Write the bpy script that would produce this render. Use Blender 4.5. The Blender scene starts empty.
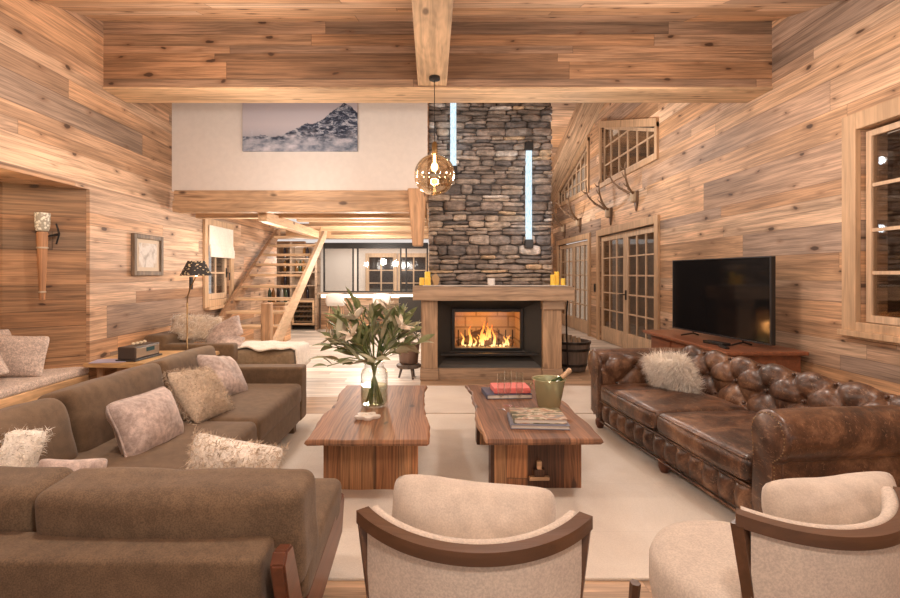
import bpy, bmesh, math, random
from math import sin, cos, pi, sqrt, radians as R
from mathutils import Vector, Matrix, noise
SC = bpy.context.scene
COL = SC.collection
rnd = random.Random(7)

# ------------------------------------------------------------------ nodes
class NT:
    def __init__(s, name):
        s.m = bpy.data.materials.new(name); s.m.use_nodes = True
        s.t = s.m.node_tree; s.t.nodes.clear()
        s.out = s.t.nodes.new('ShaderNodeOutputMaterial')
    def n(s, ty, ins=None, **kw):
        nd = s.t.nodes.new(ty)
        for k, v in kw.items(): setattr(nd, k, v)
        for k, v in (ins or {}).items(): s.put(nd.inputs[k], v)
        return nd
    def put(s, sock, v):
        if isinstance(v, bpy.types.NodeSocket): s.t.links.new(v, sock)
        else: sock.default_value = v
    def m_(s, op, a, b=0.0, c=0.0):
        nd = s.t.nodes.new('ShaderNodeMath'); nd.operation = op
        s.put(nd.inputs[0], a); s.put(nd.inputs[1], b); s.put(nd.inputs[2], c)
        return nd.outputs[0]
    def dot(s, v, w):
        nd = s.t.nodes.new('ShaderNodeVectorMath'); nd.operation = 'DOT_PRODUCT'
        s.put(nd.inputs[0], v); nd.inputs[1].default_value = w
        return nd.outputs['Value']
    def xyz(s, x=0.0, y=0.0, z=0.0):
        nd = s.t.nodes.new('ShaderNodeCombineXYZ')
        for i, v in enumerate((x, y, z)): s.put(nd.inputs[i], v)
        return nd.outputs[0]
    def noise(s, vec, scale=1.0, detail=3.0, rough=.55, dist=0.0):
        nd = s.n('ShaderNodeTexNoise', {'Vector': vec, 'Scale': scale, 'Detail': detail, 'Roughness': rough, 'Distortion': dist})
        return nd.outputs[0]
    def rng(s, v, a, b, c=0.0, d=1.0, smooth=True):
        nd = s.n('ShaderNodeMapRange', interpolation_type='SMOOTHSTEP' if smooth else 'LINEAR')
        s.put(nd.inputs[0], v)
        for i, q in enumerate((a, b, c, d)): s.put(nd.inputs[i+1], q)
        return nd.outputs[0]
    def ramp(s, v, stops, interp='LINEAR'):
        nd = s.t.nodes.new('ShaderNodeValToRGB'); nd.color_ramp.interpolation = interp
        e = nd.color_ramp.elements
        while len(e) < len(stops): e.new(0.5)
        for i, (p, c) in enumerate(stops):
            e[i].position = p; e[i].color = (*c, 1) if len(c) == 3 else c
        s.put(nd.inputs[0], v)
        return nd.outputs[0]
    def mix(s, f, a, b, blend='MIX'):
        nd = s.t.nodes.new('ShaderNodeMix'); nd.data_type = 'RGBA'; nd.blend_type = blend
        s.put(nd.inputs[0], f)
        s.put(nd.inputs[6], (*a, 1) if isinstance(a, tuple) and len(a) == 3 else a)
        s.put(nd.inputs[7], (*b, 1) if isinstance(b, tuple) and len(b) == 3 else b)
        return nd.outputs[2]
    def mul(s, col, f):
        g = s.t.nodes.new('ShaderNodeVectorMath'); g.operation = 'SCALE'
        s.put(g.inputs[0], col); s.put(g.inputs['Scale'], f); return g.outputs[0]
    def bsdf(s, col, rough=.6, bump=None, bstr=.3, bdist=.01, **kw):
        p = s.t.nodes.new('ShaderNodeBsdfPrincipled')
        s.put(p.inputs['Base Color'], (*col, 1) if isinstance(col, tuple) and len(col) == 3 else col)
        s.put(p.inputs['Roughness'], rough)
        for k, v in kw.items(): s.put(p.inputs[k.replace('_', ' ')], v)
        if bump is not None:
            b = s.n('ShaderNodeBump', {'Height': bump, 'Strength': bstr, 'Distance': bdist})
            s.t.links.new(b.outputs[0], p.inputs['Normal'])
        s.t.links.new(p.outputs[0], s.out.inputs[0]); s.p = p
        return s.m
    def obj(s): return s.n('ShaderNodeTexCoord').outputs['Object']

def plank_mat(name, U, V, W=.17, L=2.6, pal=None, seed=0.0, rough=.6, knots=1.0, groove=1.0, vary=.36, grain=1.0, bstr=.35, gain=1.0):
    n = NT(name); o = n.obj()
    u = n.dot(o, U); v = n.dot(o, V)
    t = n.m_('DIVIDE', v, W)
    s1 = n.m_('MULTIPLY', n.m_('SINE', n.m_('MULTIPLY_ADD', t, 1.7, seed+.4)), vary)
    s2 = n.m_('MULTIPLY', n.m_('SINE', n.m_('MULTIPLY_ADD', t, .73, seed)), .25*(1 if vary else 0))
    vv = n.m_('ADD', n.m_('ADD', t, s1), n.m_('ADD', s2, 100.0))
    row = n.m_('FLOOR', vv); fv = n.m_('FRACT', vv)
    ro = n.n('ShaderNodeTexWhiteNoise', {'W': n.m_('ADD', row, seed)}, noise_dimensions='1D').outputs[0]
    uu = n.m_('ADD', n.m_('DIVIDE', u, L), n.m_('MULTIPLY_ADD', ro, 7.3, 50.0))
    cl = n.m_('FLOOR', uu); fu = n.m_('FRACT', uu)
    wn = n.n('ShaderNodeTexWhiteNoise', {'Vector': n.xyz(row, cl, seed)}, noise_dimensions='3D')
    idv = wn.outputs[0]
    id2 = n.m_('FRACT', n.m_('MULTIPLY', idv, 17.31))
    pal = pal or PAL
    base = n.ramp(idv, [(i/len(pal), c) for i, c in enumerate(pal)], 'CONSTANT')
    off = n.m_('MULTIPLY', idv, 60.0)
    g1 = n.noise(n.xyz(n.m_('MULTIPLY_ADD', u, 1.3, off), n.m_('MULTIPLY', v, 32.0), off), 1.0, 5, .65, .3)
    warp = n.noise(n.xyz(n.m_('MULTIPLY_ADD', u, 1.1, off), n.m_('MULTIPLY', v, 5.0), off), 1.0, 2, .5)
    g2 = n.m_('SINE', n.m_('MULTIPLY_ADD', v, 330.0, n.m_('MULTIPLY', warp, 55.0)))
    g3 = n.noise(n.xyz(n.m_('MULTIPLY_ADD', u, .7, off), n.m_('MULTIPLY', v, 2.0), id2), 1.0, 2)
    f = n.m_('ADD', n.rng(g1, .3, .7, .60, 1.26), n.m_('MULTIPLY', g2, .075*grain))
    f = n.m_('MULTIPLY', f, n.rng(g3, .3, .7, .74, 1.18))
    f = n.m_('MULTIPLY', f, n.m_('MULTIPLY_ADD', id2, .22, .87*gain))
    col = n.mul(base, f)
    streak = n.noise(n.xyz(n.m_('MULTIPLY_ADD', u, .8, n.m_('MULTIPLY', off, 1.7)), n.m_('MULTIPLY', v, 40.0), 3.0), 1.0, 3, .6)
    col = n.mix(n.m_('MULTIPLY', n.rng(streak, .6, .78), .45*grain), col, (.10, .045, .02))
    if knots:
        wob = n.noise(n.xyz(n.m_('MULTIPLY', u, 6.0), n.m_('MULTIPLY', v, 12.0), 1.0), 1.0, 2)
        vor = n.n('ShaderNodeTexVoronoi', {'Vector': n.xyz(n.m_('MULTIPLY_ADD', u, 1.7, n.m_('MULTIPLY', wob, .16)), n.m_('MULTIPLY_ADD', v, 4.2, n.m_('MULTIPLY', wob, .22)), 0.0), 'Scale': 1.0}, voronoi_dimensions='2D')
        kd = n.m_('ADD', vor.outputs['Distance'], n.m_('MULTIPLY', n.dot(vor.outputs['Color'], (1, 0, 0)), .10))
        col = n.mix(n.m_('MULTIPLY', n.rng(kd, .24, .07), .45*knots), col, (.16, .07, .03))
        col = n.mix(n.m_('MULTIPLY', n.rng(kd, .105, .06), .85*knots), col, (.045, .02, .012))
    ge = n.m_('MULTIPLY', n.m_('MINIMUM', fv, n.m_('SUBTRACT', 1.0, fv)), W)
    gu = n.m_('MULTIPLY', n.m_('MINIMUM', fu, n.m_('SUBTRACT', 1.0, fu)), L)
    gm = n.rng(n.m_('MINIMUM', ge, gu), .0008, .0045)
    col = n.mix(n.m_('MULTIPLY', n.m_('SUBTRACT', 1.0, gm), .72*groove), col, (.05, .025, .015))
    h = n.m_('ADD', n.m_('MULTIPLY', g1, .35), n.m_('MULTIPLY', gm, .9*groove))
    return n.bsdf(col, rough, h, bstr, .006)

def timber_mat(name, axis, col, seed=0.0, rough=.6, knots=1.0, dark=(.1, .045, .02), contrast=1.0):
    """solid timber, grain along axis 0/1/2"""
    n = NT(name); o = n.obj()
    sc = [22.0, 22.0, 22.0]; sc[axis] = 1.3
    mp = n.n('ShaderNodeMapping', {'Vector': o, 'Scale': tuple(sc), 'Location': (seed, seed*1.3, seed*.7)}).outputs[0]
    g = n.noise(mp, 1.0, 4, .6, .5)
    sc2 = [4.0]*3; sc2[axis] = .9
    mp2 = n.n('ShaderNodeMapping', {'Vector': o, 'Scale': tuple(sc2), 'Location': (seed*2, seed, seed)}).outputs[0]
    w = n.noise(mp2, 1.0, 2, .5)
    rg = n.m_('SINE', n.m_('MULTIPLY', w, 85.0))
    f = n.m_('ADD', n.rng(g, .3, .7, 1-.3*contrast, 1+.2*contrast), n.m_('MULTIPLY', rg, .06*contrast))
    f = n.m_('MULTIPLY', f, n.rng(w, .3, .7, 1-.16*contrast, 1+.14*contrast))
    c = n.mul((*col, ), f) if False else n.mul(n.n('ShaderNodeRGB').outputs[0], f)
    for nd in n.t.nodes:
        if nd.type == 'RGB': nd.outputs[0].default_value = (*col, 1)
    cr = n.noise(n.n('ShaderNodeMapping', {'Vector': mp, 'Scale': (1.0, 1.0, 1.0), 'Location': (9, 4, 2)}).outputs[0], .9, 2, .5)
    c = n.mix(n.m_('MULTIPLY', n.rng(cr, .64, .76), .65*contrast), c, dark)
    if knots:
        sk = [5.0]*3; sk[axis] = 2.2
        vor = n.n('ShaderNodeTexVoronoi', {'Vector': n.n('ShaderNodeMapping', {'Vector': o, 'Scale': tuple(sk), 'Location': (seed, 0, 0)}).outputs[0], 'Scale': 1.0})
        c = n.mix(n.m_('MULTIPLY', n.rng(vor.outputs['Distance'], .17, .07), .8*knots), c, (.05, .022, .012))
    return n.bsdf(c, rough, g, .3, .006)

PAL = [(.58, .33, .17), (.52, .30, .155), (.44, .27, .16), (.60, .37, .21), (.43, .27, .16), (.56, .30, .14), (.35, .23, .15), (.54, .32, .17), (.50, .29, .15),
       (.55, .33, .185), (.64, .42, .255), (.38, .205, .10), (.50, .33, .205), (.36, .25, .17)]
PALL = [(.62, .37, .19), (.56, .33, .165), (.50, .32, .19), (.66, .42, .24), (.48, .31, .19), (.60, .34, .16), (.36, .25, .17), (.62, .38, .20), (.68, .46, .28), (.52, .30, .15)]
PAL = [tuple(.93*q+.07*(sum(c)/3) for q in c) for c in PAL]; PAL = [tuple(min(.8, q*1.12) for q in c) for c in PAL]
PALL = [tuple(min(.8, (.93*q+.07*(sum(c)/3))*1.1) for q in c) for c in PALL]
PAL = [(r_*.97, g_*.965, b_*1.0) for r_, g_, b_ in PAL]; PALL = [(r_*.97, g_*.97, b_*1.03) for r_, g_, b_ in PALL]
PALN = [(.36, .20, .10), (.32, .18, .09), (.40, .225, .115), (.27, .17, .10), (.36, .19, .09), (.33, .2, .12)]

def plain(name, col, rough=.5, metal=0.0, **kw):
    n = NT(name); nz = n.noise(n.obj(), 14.0, 3)
    c = n.mul(n.n('ShaderNodeRGB').outputs[0], n.rng(nz, .3, .7, .975, 1.02))
    for nd in n.t.nodes:
        if nd.type == 'RGB': nd.outputs[0].default_value = (*col, 1)
    return n.bsdf(c, rough, Metallic=metal, **kw)
def emis(name, col, st):
    n = NT(name); e = n.n('ShaderNodeEmission', {'Color': (*col, 1), 'Strength': st})
    n.t.links.new(e.outputs[0], n.out.inputs[0]); return n.m
def fabric(name, col, c2=None, sheen=.3, weave=260.0, big=3.0, rough=.9, bstr=.25, mott=.18, wv=.13):
    n = NT(name); o = n.obj()
    a = n.noise(o, weave, 3, .7); b = n.noise(o, big, 4, .6); d = n.noise(o, big*7, 3, .6)
    f = n.m_('MULTIPLY', n.rng(a, .34, .66, 1-wv, 1+wv*.9), n.rng(b, .3, .7, 1-mott, 1+mott))
    f = n.m_('MULTIPLY', f, n.rng(d, .3, .7, 1-mott*.6, 1+mott*.6))
    rgb = n.mix(n.m_('MULTIPLY', n.rng(d, .35, .65), .6), (*col,), (*(c2 or col),))
    return n.bsdf(n.mul(rgb, f), rough, n.m_('ADD', n.m_('MULTIPLY', a, .25), n.m_('MULTIPLY', d, .6)), bstr, .006, Sheen_Weight=sheen, Sheen_Roughness=.5)
def glassy(name, tint=(.9, .9, .9), refl=.12, rough=.02, pw=4.0, k=.4):
    """thin pane: see-through with a fresnel reflection"""
    n = NT(name)
    tr = n.n('ShaderNodeBsdfTransparent', {'Color': (*tint, 1)})
    gl = n.n('ShaderNodeBsdfGlossy', {'Color': (1, 1, 1, 1), 'Roughness': rough})
    lw = n.n('ShaderNodeLayerWeight', {'Blend': .5})
    fac = n.m_('MULTIPLY_ADD', n.m_('POWER', lw.outputs['Facing'], pw), k, refl)
    mx = n.n('ShaderNodeMixShader', {0: fac, 1: tr.outputs[0], 2: gl.outputs[0]})
    n.t.links.new(mx.outputs[0], n.out.inputs[0]); return n.m

# ------------------------------------------------------------------ geometry helpers
def B(): return bmesh.new()
def face(bm, vs):
    try: return bm.faces.new(vs)
    except ValueError: return None
def box(bm, x0, x1, y0, y1, z0, z1, M=None):
    vs = [bm.verts.new((x, y, z)) for x in (x0, x1) for y in (y0, y1) for z in (z0, z1)]
    for f in ((0, 1, 3, 2), (4, 6, 7, 5), (0, 4, 5, 1), (2, 3, 7, 6), (0, 2, 6, 4), (1, 5, 7, 3)): face(bm, [vs[i] for i in f])
    if M is not None:
        for v in vs: v.co = M @ v.co
    return vs
def bbox(bm, x0, x1, y0, y1, z0, z1, r=.008, seg=2, M=None):
    """bevelled box"""
    t = B(); box(t, x0, x1, y0, y1, z0, z1)
    bmesh.ops.bevel(t, geom=t.edges[:], offset=r, segments=seg, profile=.5, affect='EDGES')
    join(bm, t, M)
def join(bm, t, M=None):
    if M is not None: bmesh.ops.transform(t, matrix=M, verts=t.verts)
    me = bpy.data.meshes.new('t'); t.to_mesh(me); t.free(); bm.from_mesh(me); bpy.data.meshes.remove(me)
def prism(bm, pts, axis, a, b):
    """polygon pts (two coords in the order of the remaining axes) extruded along axis a..b"""
    def mk(p, q):
        if axis == 0: return (q, p[0], p[1])
        if axis == 1: return (p[0], q, p[1])
        return (p[0], p[1], q)
    A = [bm.verts.new(mk(p, a)) for p in pts]; C = [bm.verts.new(mk(p, b)) for p in pts]
    n = len(pts)
    face(bm, A[::-1]); face(bm, C)
    for i in range(n): face(bm, [A[i], A[(i+1) % n], C[(i+1) % n], C[i]])
    return A+C
def tube(bm, pts, r, seg=8, cap=True, flat=None):
    pts = [Vector(p) for p in pts]; rr = r if isinstance(r, (list, tuple)) else [r]*len(pts)
    rings = []; up = Vector((0, 0, 1)); px = None
    for i, p in enumerate(pts):
        d = (pts[min(i+1, len(pts)-1)]-pts[max(i-1, 0)]).normalized()
        if px is None:
            px = d.cross(up)
            if px.length < 1e-3: px = d.cross(Vector((1, 0, 0)))
        px = (px - d*px.dot(d)).normalized(); py = d.cross(px).normalized()
        k = flat or 1.0
        rings.append([bm.verts.new(p+(px*cos(2*pi*j/seg)+py*sin(2*pi*j/seg)*k)*rr[i]) for j in range(seg)])
    for a, b in zip(rings, rings[1:]):
        for j in range(seg): face(bm, [a[j], a[(j+1) % seg], b[(j+1) % seg], b[j]])
    if cap: face(bm, rings[0][::-1]); face(bm, rings[-1])
def lathe(bm, prof, c=(0, 0, 0), seg=24, M=None):
    vs0 = []
    rings = []
    for r, z in prof:
        if r < 1e-5: rings.append([bm.verts.new((c[0], c[1], c[2]+z))])
        else: rings.append([bm.verts.new((c[0]+r*cos(2*pi*j/seg), c[1]+r*sin(2*pi*j/seg), c[2]+z)) for j in range(seg)])
    for a, b in zip(rings, rings[1:]):
        for j in range(seg):
            k = (j+1) % seg
            if len(a) == 1 and len(b) == 1: continue
            if len(a) == 1: face(bm, [a[0], b[k], b[j]])
            elif len(b) == 1: face(bm, [a[j], a[k], b[0]])
            else: face(bm, [a[j], a[k], b[k], b[j]])
    if M is not None:
        for ring in rings:
            for v in ring: v.co = M @ v.co
def ball(bm, c, r, seg=12, sc=(1, 1, 1)):
    n = seg//2
    t = B(); lathe(t, [(max(0, r*sin(pi*i/n)) if 0 < i < n else 0, -r*cos(pi*i/n)) for i in range(n+1)], (0, 0, 0), seg)
    join(bm, t, Matrix.Translation(c) @ Matrix.Diagonal((*sc, 1)))
def nz(p, s, seed=0): return noise.noise(Vector(p)*s+Vector((seed*3.1, seed*1.7, seed*.9)))
def softbox(bm, c, h, r, n=8, puff=(0, 0, 0), wr=0.0, ws=5.0, seed=0, M=None):
    """cushion-like rounded box: centre c, half sizes h, radius r, outward bulge per axis"""
    def ax(hh):
        rr = min(r, hh*.98)
        k = [-hh, -hh+rr*.12, -hh+rr*.35, -hh+rr*.65, -hh+rr]
        m = [(-hh+rr)+(2*(hh-rr))*i/n for i in range(1, n)]
        return k+m+[-q for q in k[::-1]]
    A = [ax(q) for q in h]; N = [len(a) for a in A]; V = {}
    def vert(i, j, k):
        if (i, j, k) in V: return V[(i, j, k)]
        q = Vector((A[0][i], A[1][j], A[2][k]))
        inn = Vector([max(-(h[a]-min(r, h[a]*.98)), min(h[a]-min(r, h[a]*.98), q[a])) for a in range(3)])
        d = q-inn
        if d.length > 1e-9:
            L = max(abs(d.x), abs(d.y), abs(d.z)); d = d.normalized()*min(r, max(h))*(L/max(1e-9, min(r, max(h)))) if False else d.normalized()*L
            q = inn+d
        u = [q[a]/h[a] for a in range(3)]
        for a in range(3):
            b, e = (a+1) % 3, (a+2) % 3
            q[a] += puff[a]*(1-u[b]**2)*(1-u[e]**2)*(1 if u[a] > 0 else -1)*min(1, abs(u[a])*1.3)
        if wr:
            w = nz(q, ws, seed)*wr+nz(q, ws*2.7, seed+5)*wr*.4
            q += (q.normalized())*w
        V[(i, j, k)] = bm.verts.new(((M @ (q+Vector(c))) if M is not None else q+Vector(c)))
        return V[(i, j, k)]
    for a in range(3):
        b, e = (a+1) % 3, (a+2) % 3
        for side in (0, N[a]-1):
            for i in range(N[b]-1):
                for j in range(N[e]-1):
                    ids = []
                    for (p, q) in ((i, j), (i+1, j), (i+1, j+1), (i, j+1)):
                        k = [0, 0, 0]; k[a] = side; k[b] = p; k[e] = q; ids.append(vert(*k))
                    face(bm, ids if side else ids[::-1])
def pillow(bm, w, h, t, M, wr=.012, seed=0, n=18, pinch=.09):
    """knife-edge cushion in its local xz plane, thickness along y"""
    V = {}
    def P(i, j, s):
        edge = i in (0, n) or j in (0, n)
        k = (i, j, 0 if edge else s)
        if k in V: return V[k]
        u, v = -1+2*i/n, -1+2*j/n
        cr = 1-.10*(abs(u*v))**5; x = w/2*u*(1-pinch*(1-v*v))*cr; z = h/2*v*(1-pinch*(1-u*u))*cr
        th = t/2*(max(0, (1-abs(u)**2.6))*max(0, (1-abs(v)**2.6)))**.55
        p = Vector((x, s*th, z))
        p += Vector((nz(p, 6, seed)*.5, nz(p, 7, seed+9)*s*(0 if edge else 1), nz(p, 6, seed+3)*.5))*wr
        if not edge: p.y += -s*(abs(nz(p, 9, seed+2))*1.6+abs(nz((p.x*1.8, 0, p.z*.8), 16, seed+6))*.9)*wr
        V[k] = bm.verts.new(M @ p); return V[k]
    for s in (1, -1):
        for i in range(n):
            for j in range(n):
                f = [P(i, j, s), P(i+1, j, s), P(i+1, j+1, s), P(i, j+1, s)]
                face(bm, f if s < 0 else f[::-1])
def piping(bm, w, h, M, r=.005, seed=0, n=18, pinch=.09, wr=.012):
    pts = []
    for k in range(4*n):
        e, q = divmod(k, n); s = -1+2*q/n
        u, v = ((s, -1), (1, s), (-s, 1), (-1, -s))[e]
        cr = 1-.10*(abs(u*v))**5; p = Vector((w/2*u*(1-pinch*(1-v*v))*cr, 0, h/2*v*(1-pinch*(1-u*u))*cr))
        p += Vector((nz(p, 6, seed)*.5, 0, nz(p, 6, seed+3)*.5))*wr
        pts.append(M @ p)
    tube(bm, pts+[pts[0]], r, 6, False)
def fur(bm, w, h, t, M, N, ln, wd=.003, seed=0, droop=.5, rough=.6, side=0):
    rr = random.Random(seed); Z = Vector((0, 0, -1))
    for _ in range(N):
        u, v = rr.uniform(-1, 1), rr.uniform(-1, 1); s = rr.choice((-1, 1)) if not side else side
        th = t/2*((1-abs(u)**2.6)*(1-abs(v)**2.6))**.55
        p = Vector((w/2*u*(1-.09*(1-v*v)), s*th, h/2*v*(1-.09*(1-u*u))))
        nrm = Vector((u**3*1.4, s*(1.05-abs(u)**4*.5), v**3*1.4)).normalized()
        p = M @ p; nrm = (M.to_3x3() @ nrm).normalized()
        d = (nrm*.55+Vector((rr.gauss(0, 1), rr.gauss(0, 1), rr.gauss(0, 1)))*rough).normalized()
        L = ln*rr.uniform(.6, 1.2); sd = d.cross(Vector((rr.random(), rr.random(), rr.random()))).normalized()*wd*.5
        q = p; prev = [bm.verts.new(q-sd), bm.verts.new(q+sd)]
        for k in range(1, 4):
            d = (d+Z*droop*.35).normalized(); q = q+d*L/3
            if k < 3:
                cur = [bm.verts.new(q-sd*(1-k*.3)), bm.verts.new(q+sd*(1-k*.3))]
                face(bm, [prev[0], prev[1], cur[1], cur[0]]); prev = cur
            else: face(bm, [prev[0], prev[1], bm.verts.new(q)])

# ------------------------------------------------------------------ objects
def link(name, bm, mat, smooth=False, fixn=True, angle=None):
    if fixn: bmesh.ops.recalc_face_normals(bm, faces=bm.faces[:])
    me = bpy.data.meshes.new(name); bm.to_mesh(me); bm.free()
    o = bpy.data.objects.new(name, me); COL.objects.link(o)
    for m in (mat if isinstance(mat, list) else [mat]): me.materials.append(m)
    if smooth:
        me.shade_smooth()
        if angle: 
            try: me.set_sharp_from_angle(angle=R(angle))
            except Exception: pass
    return o
def tag(o, label, cat, group=None, kind=None):
    o['label'] = label; o['category'] = cat
    if group: o['group'] = group
    if kind: o['kind'] = kind
    return o
def S(name, bm, mat, parent=None, smooth=False):
    o = link(name, bm, mat, smooth, True, 40 if smooth else None)
    if parent is None: o['kind'] = 'structure'
    else: o.parent = parent
    return o
def thing(name, label, cat, loc=(0, 0, 0), rz=0, group=None):
    o = bpy.data.objects.new(name, None); COL.objects.link(o); o.empty_display_size = .1
    o.location = loc; o.rotation_euler = (0, 0, rz); tag(o, label, cat, group); return o
def root(o):
    while o.parent: o = o.parent
    return o
def part(name, bm, mat, parent, local=False, smooth=False, angle=None, label=None):
    """mesh in world coordinates (or thing-local) made a child of parent"""
    if not local:
        rt = root(parent)
        bmesh.ops.transform(bm, matrix=(Matrix.Translation(rt.location) @ Matrix.Rotation(rt.rotation_euler.z, 4, 'Z')).inverted(), verts=bm.verts)
    o = link(name, bm, mat, smooth, True, angle); o.parent = parent
    if label: o['label'] = label
    return o
def solo(name, bm, mat, label, cat, group=None, smooth=False, kind=None, angle=None):
    """one-mesh thing, origin moved to its base centre"""
    vs = [v.co for v in bm.verts]
    lo = [min(v[i] for v in vs) for i in range(3)]; hi = [max(v[i] for v in vs) for i in range(3)]
    c = Vector(((lo[0]+hi[0])/2, (lo[1]+hi[1])/2, lo[2]))
    bmesh.ops.translate(bm, vec=-c, verts=bm.verts)
    o = link(name, bm, mat, smooth, True, angle); o.location = c
    return tag(o, label, cat, group, kind)
def dup(o, parent=None):
    c = o.copy(); COL.objects.link(c); c.parent = parent
    for ch in [q for q in bpy.data.objects if q.parent == o]: dup(ch, c)
    return c
def Mx(loc=(0, 0, 0), rx=0, ry=0, rz=0, s=1):
    return Matrix.Translation(loc) @ Matrix.Rotation(R(rz), 4, 'Z') @ Matrix.Rotation(R(ry), 4, 'Y') @ Matrix.Rotation(R(rx), 4, 'X') @ Matrix.Scale(s, 4)
# ------------------------------------------------------------------ materials
m_wallL = plank_mat('wall_planks_left', (0, 1, 0), (0, 0, 1), W=.19, seed=1.0, L=4.2, groove=.7)
m_wallR = plank_mat('wall_planks_right', (0, 1, 0), (0, 0, 1), W=.18, seed=5.3, L=4.0, pal=PALL, groove=.65)
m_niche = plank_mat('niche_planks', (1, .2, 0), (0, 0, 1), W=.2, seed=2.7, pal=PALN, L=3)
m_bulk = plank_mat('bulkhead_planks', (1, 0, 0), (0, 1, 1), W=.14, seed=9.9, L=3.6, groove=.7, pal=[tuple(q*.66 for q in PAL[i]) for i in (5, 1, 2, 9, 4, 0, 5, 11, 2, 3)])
m_ceil = plank_mat('ceiling_planks', (1, 0, 0), (0, 1, 0), W=.24, seed=4.1, L=3.4, pal=PALL)
m_back = plank_mat('far_planks', (1, 0, 0), (0, 0, 1), W=.2, seed=6.1, L=2.2, pal=PALL)
m_floor = plank_mat('floor_planks', (1, 0, 0), (0, 1, 0), W=.2, L=2.2, seed=3.3, vary=0, rough=.42, knots=.3, groove=.35, bstr=.1, grain=.5,
                    pal=[(.49, .33, .21), (.47, .315, .20), (.51, .345, .22), (.48, .32, .205)])
m_floor2 = plank_mat('floor_planks_pale', (1, 0, 0), (0, 1, 0), W=.24, L=2.4, seed=8.3, vary=0, rough=.35, knots=.15, groove=.25, bstr=.08, grain=.3,
                    pal=[(.80, .73, .65), (.83, .76, .68), (.77, .70, .62), (.81, .74, .66)])
TX = timber_mat('timber_x', 0, (.56, .36, .21), 1.0); TY = timber_mat('timber_y', 1, (.60, .39, .22), 2.0)
TZ = timber_mat('timber_z', 2, (.52, .31, .17), 3.0); TXp = timber_mat('timber_pale_x', 0, (.62, .42, .25), 4.0, knots=.6)
TZm = timber_mat('timber_mantel_post', 2, (.45, .30, .185), 6.0, knots=.5); TXm = timber_mat('timber_mantel', 0, (.38, .265, .175), 7.0, knots=.7)
m_frame = timber_mat('joinery_wood', 2, (.66, .47, .31), 5.0, knots=0, contrast=.6, rough=.5)
m_case = timber_mat('casing_wood', 2, (.56, .37, .22), 8.0, knots=0, contrast=.6)
m_casex = timber_mat('casing_wood_y', 1, (.50, .30, .17), 8.5, knots=.5)
m_white = plain('white_plaster', (.80, .74, .68), .9)
m_black = plain('black_metal', (.02, .018, .017), .4, .3)
m_dkgrey = plain('fireplace_steel', (.040, .036, .031), .45, .2)
m_glass = glassy('window_glass', (.8, .8, .8), .05)
m_glassd = glassy('dark_window_glass', (.75, .68, .6), .10)
m_clear = glassy('clear_glass', (.96, .97, .965), .04, .02, 2.6, .7)
m_ext = plain('night_boarding', (.05, .035, .025), .8)

def yz_wall(name, x0, x1, pieces, mat, kind=True):
    """pieces: polygons in (y,z)"""
    bm = B()
    for p in pieces: prism(bm, p, 0, x0, x1)
    return S(name, bm, mat)
def rc(y0, y1, z0, z1): return [(y0, z0), (y1, z0), (y1, z1), (y0, z1)]

# ------------------------------------------------------------------ room shell
XL, XR = -3.45, 3.57
def roof_z(y): return 4.05+.30*(y-5.25) if y < 9.77 else 5.406-.34*(y-9.77)
bm = B(); box(bm, -4.8, 3.8, -1.6, 5.7, -.12, 0); box(bm, -.15, 3.8, 5.7, 7.6, -.12, 0); S('floor', bm, m_floor)
bm = B(); box(bm, -4.8, -.15, 5.7, 7.6, -.12, 0); box(bm, -4.8, 3.8, 7.6, 15.2, -.12, 0); S('floor', bm, m_floor2)
# left wall with niche (y 1.9..5.04, z 0..2.25) and window opening (y 7.64..8.5, z 1.0..2.13)
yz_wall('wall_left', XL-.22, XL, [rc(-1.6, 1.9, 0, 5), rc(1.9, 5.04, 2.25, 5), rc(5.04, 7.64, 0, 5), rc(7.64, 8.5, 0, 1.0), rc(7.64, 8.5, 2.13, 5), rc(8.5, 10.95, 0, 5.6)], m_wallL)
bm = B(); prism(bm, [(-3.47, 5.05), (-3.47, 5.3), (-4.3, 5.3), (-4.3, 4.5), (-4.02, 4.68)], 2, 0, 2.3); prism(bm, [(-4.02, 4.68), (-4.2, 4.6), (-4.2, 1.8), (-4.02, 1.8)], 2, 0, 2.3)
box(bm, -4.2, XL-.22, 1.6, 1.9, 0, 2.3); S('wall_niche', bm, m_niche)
bm = B(); box(bm, -4.2, XL-.001, 1.8, 5.2, 2.26, 2.4); S('ceiling', bm, m_ceil)
# right wall
P = [rc(-1.6, 2.75, 0, 6), rc(2.75, 4.16, 0, .98), rc(2.75, 4.16, 2.6, 6), rc(4.16, 7.9, 0, 6),
     rc(7.9, 10.66, 2.24, 3.22), [(7.9, 3.80), (10.66, 4.62), (10.66, 6), (7.9, 6)], rc(10.66, 11.3, 0, 6),
     rc(11.3, 14.1, 2.24, 3.27), [(11.3, 4.50), (14.1, 3.68), (14.1, 6), (11.3, 6)], rc(14.1, 15.0, 0, 6)]
yz_wall('wall_right', XR, XR+.22, P, m_wallR)
bm = B(); box(bm, -4.8, XR+.2, 15.0, 15.2, 0, 2.3); S('wall_back', bm, m_white)
bm = B(); box(bm, 1.9, XR+.2, 14.75, 14.98, 0, 6); box(bm, -3.6, 1.9, 14.75, 14.98, 2.5, 6); S('wall_back', bm, m_back)
# kitchen side walls
bm = B(); box(bm, -4.8, -3.45, 10.95, 11.1, 0, 2.3); box(bm, -4.9, -4.75, 11.1, 15, 0, 2.3); S('wall_kitchen', bm, m_back)
bm = B(); box(bm, -4.7, -3.3, 12.95, 13.1, 0, 2.25); S('wall_kitchen', bm, m_back)
bm = B(); box(bm, 1.45, 1.6, 8.0, 15.0, 0, 2.2); S('wall_kitchen', bm, m_white)
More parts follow.
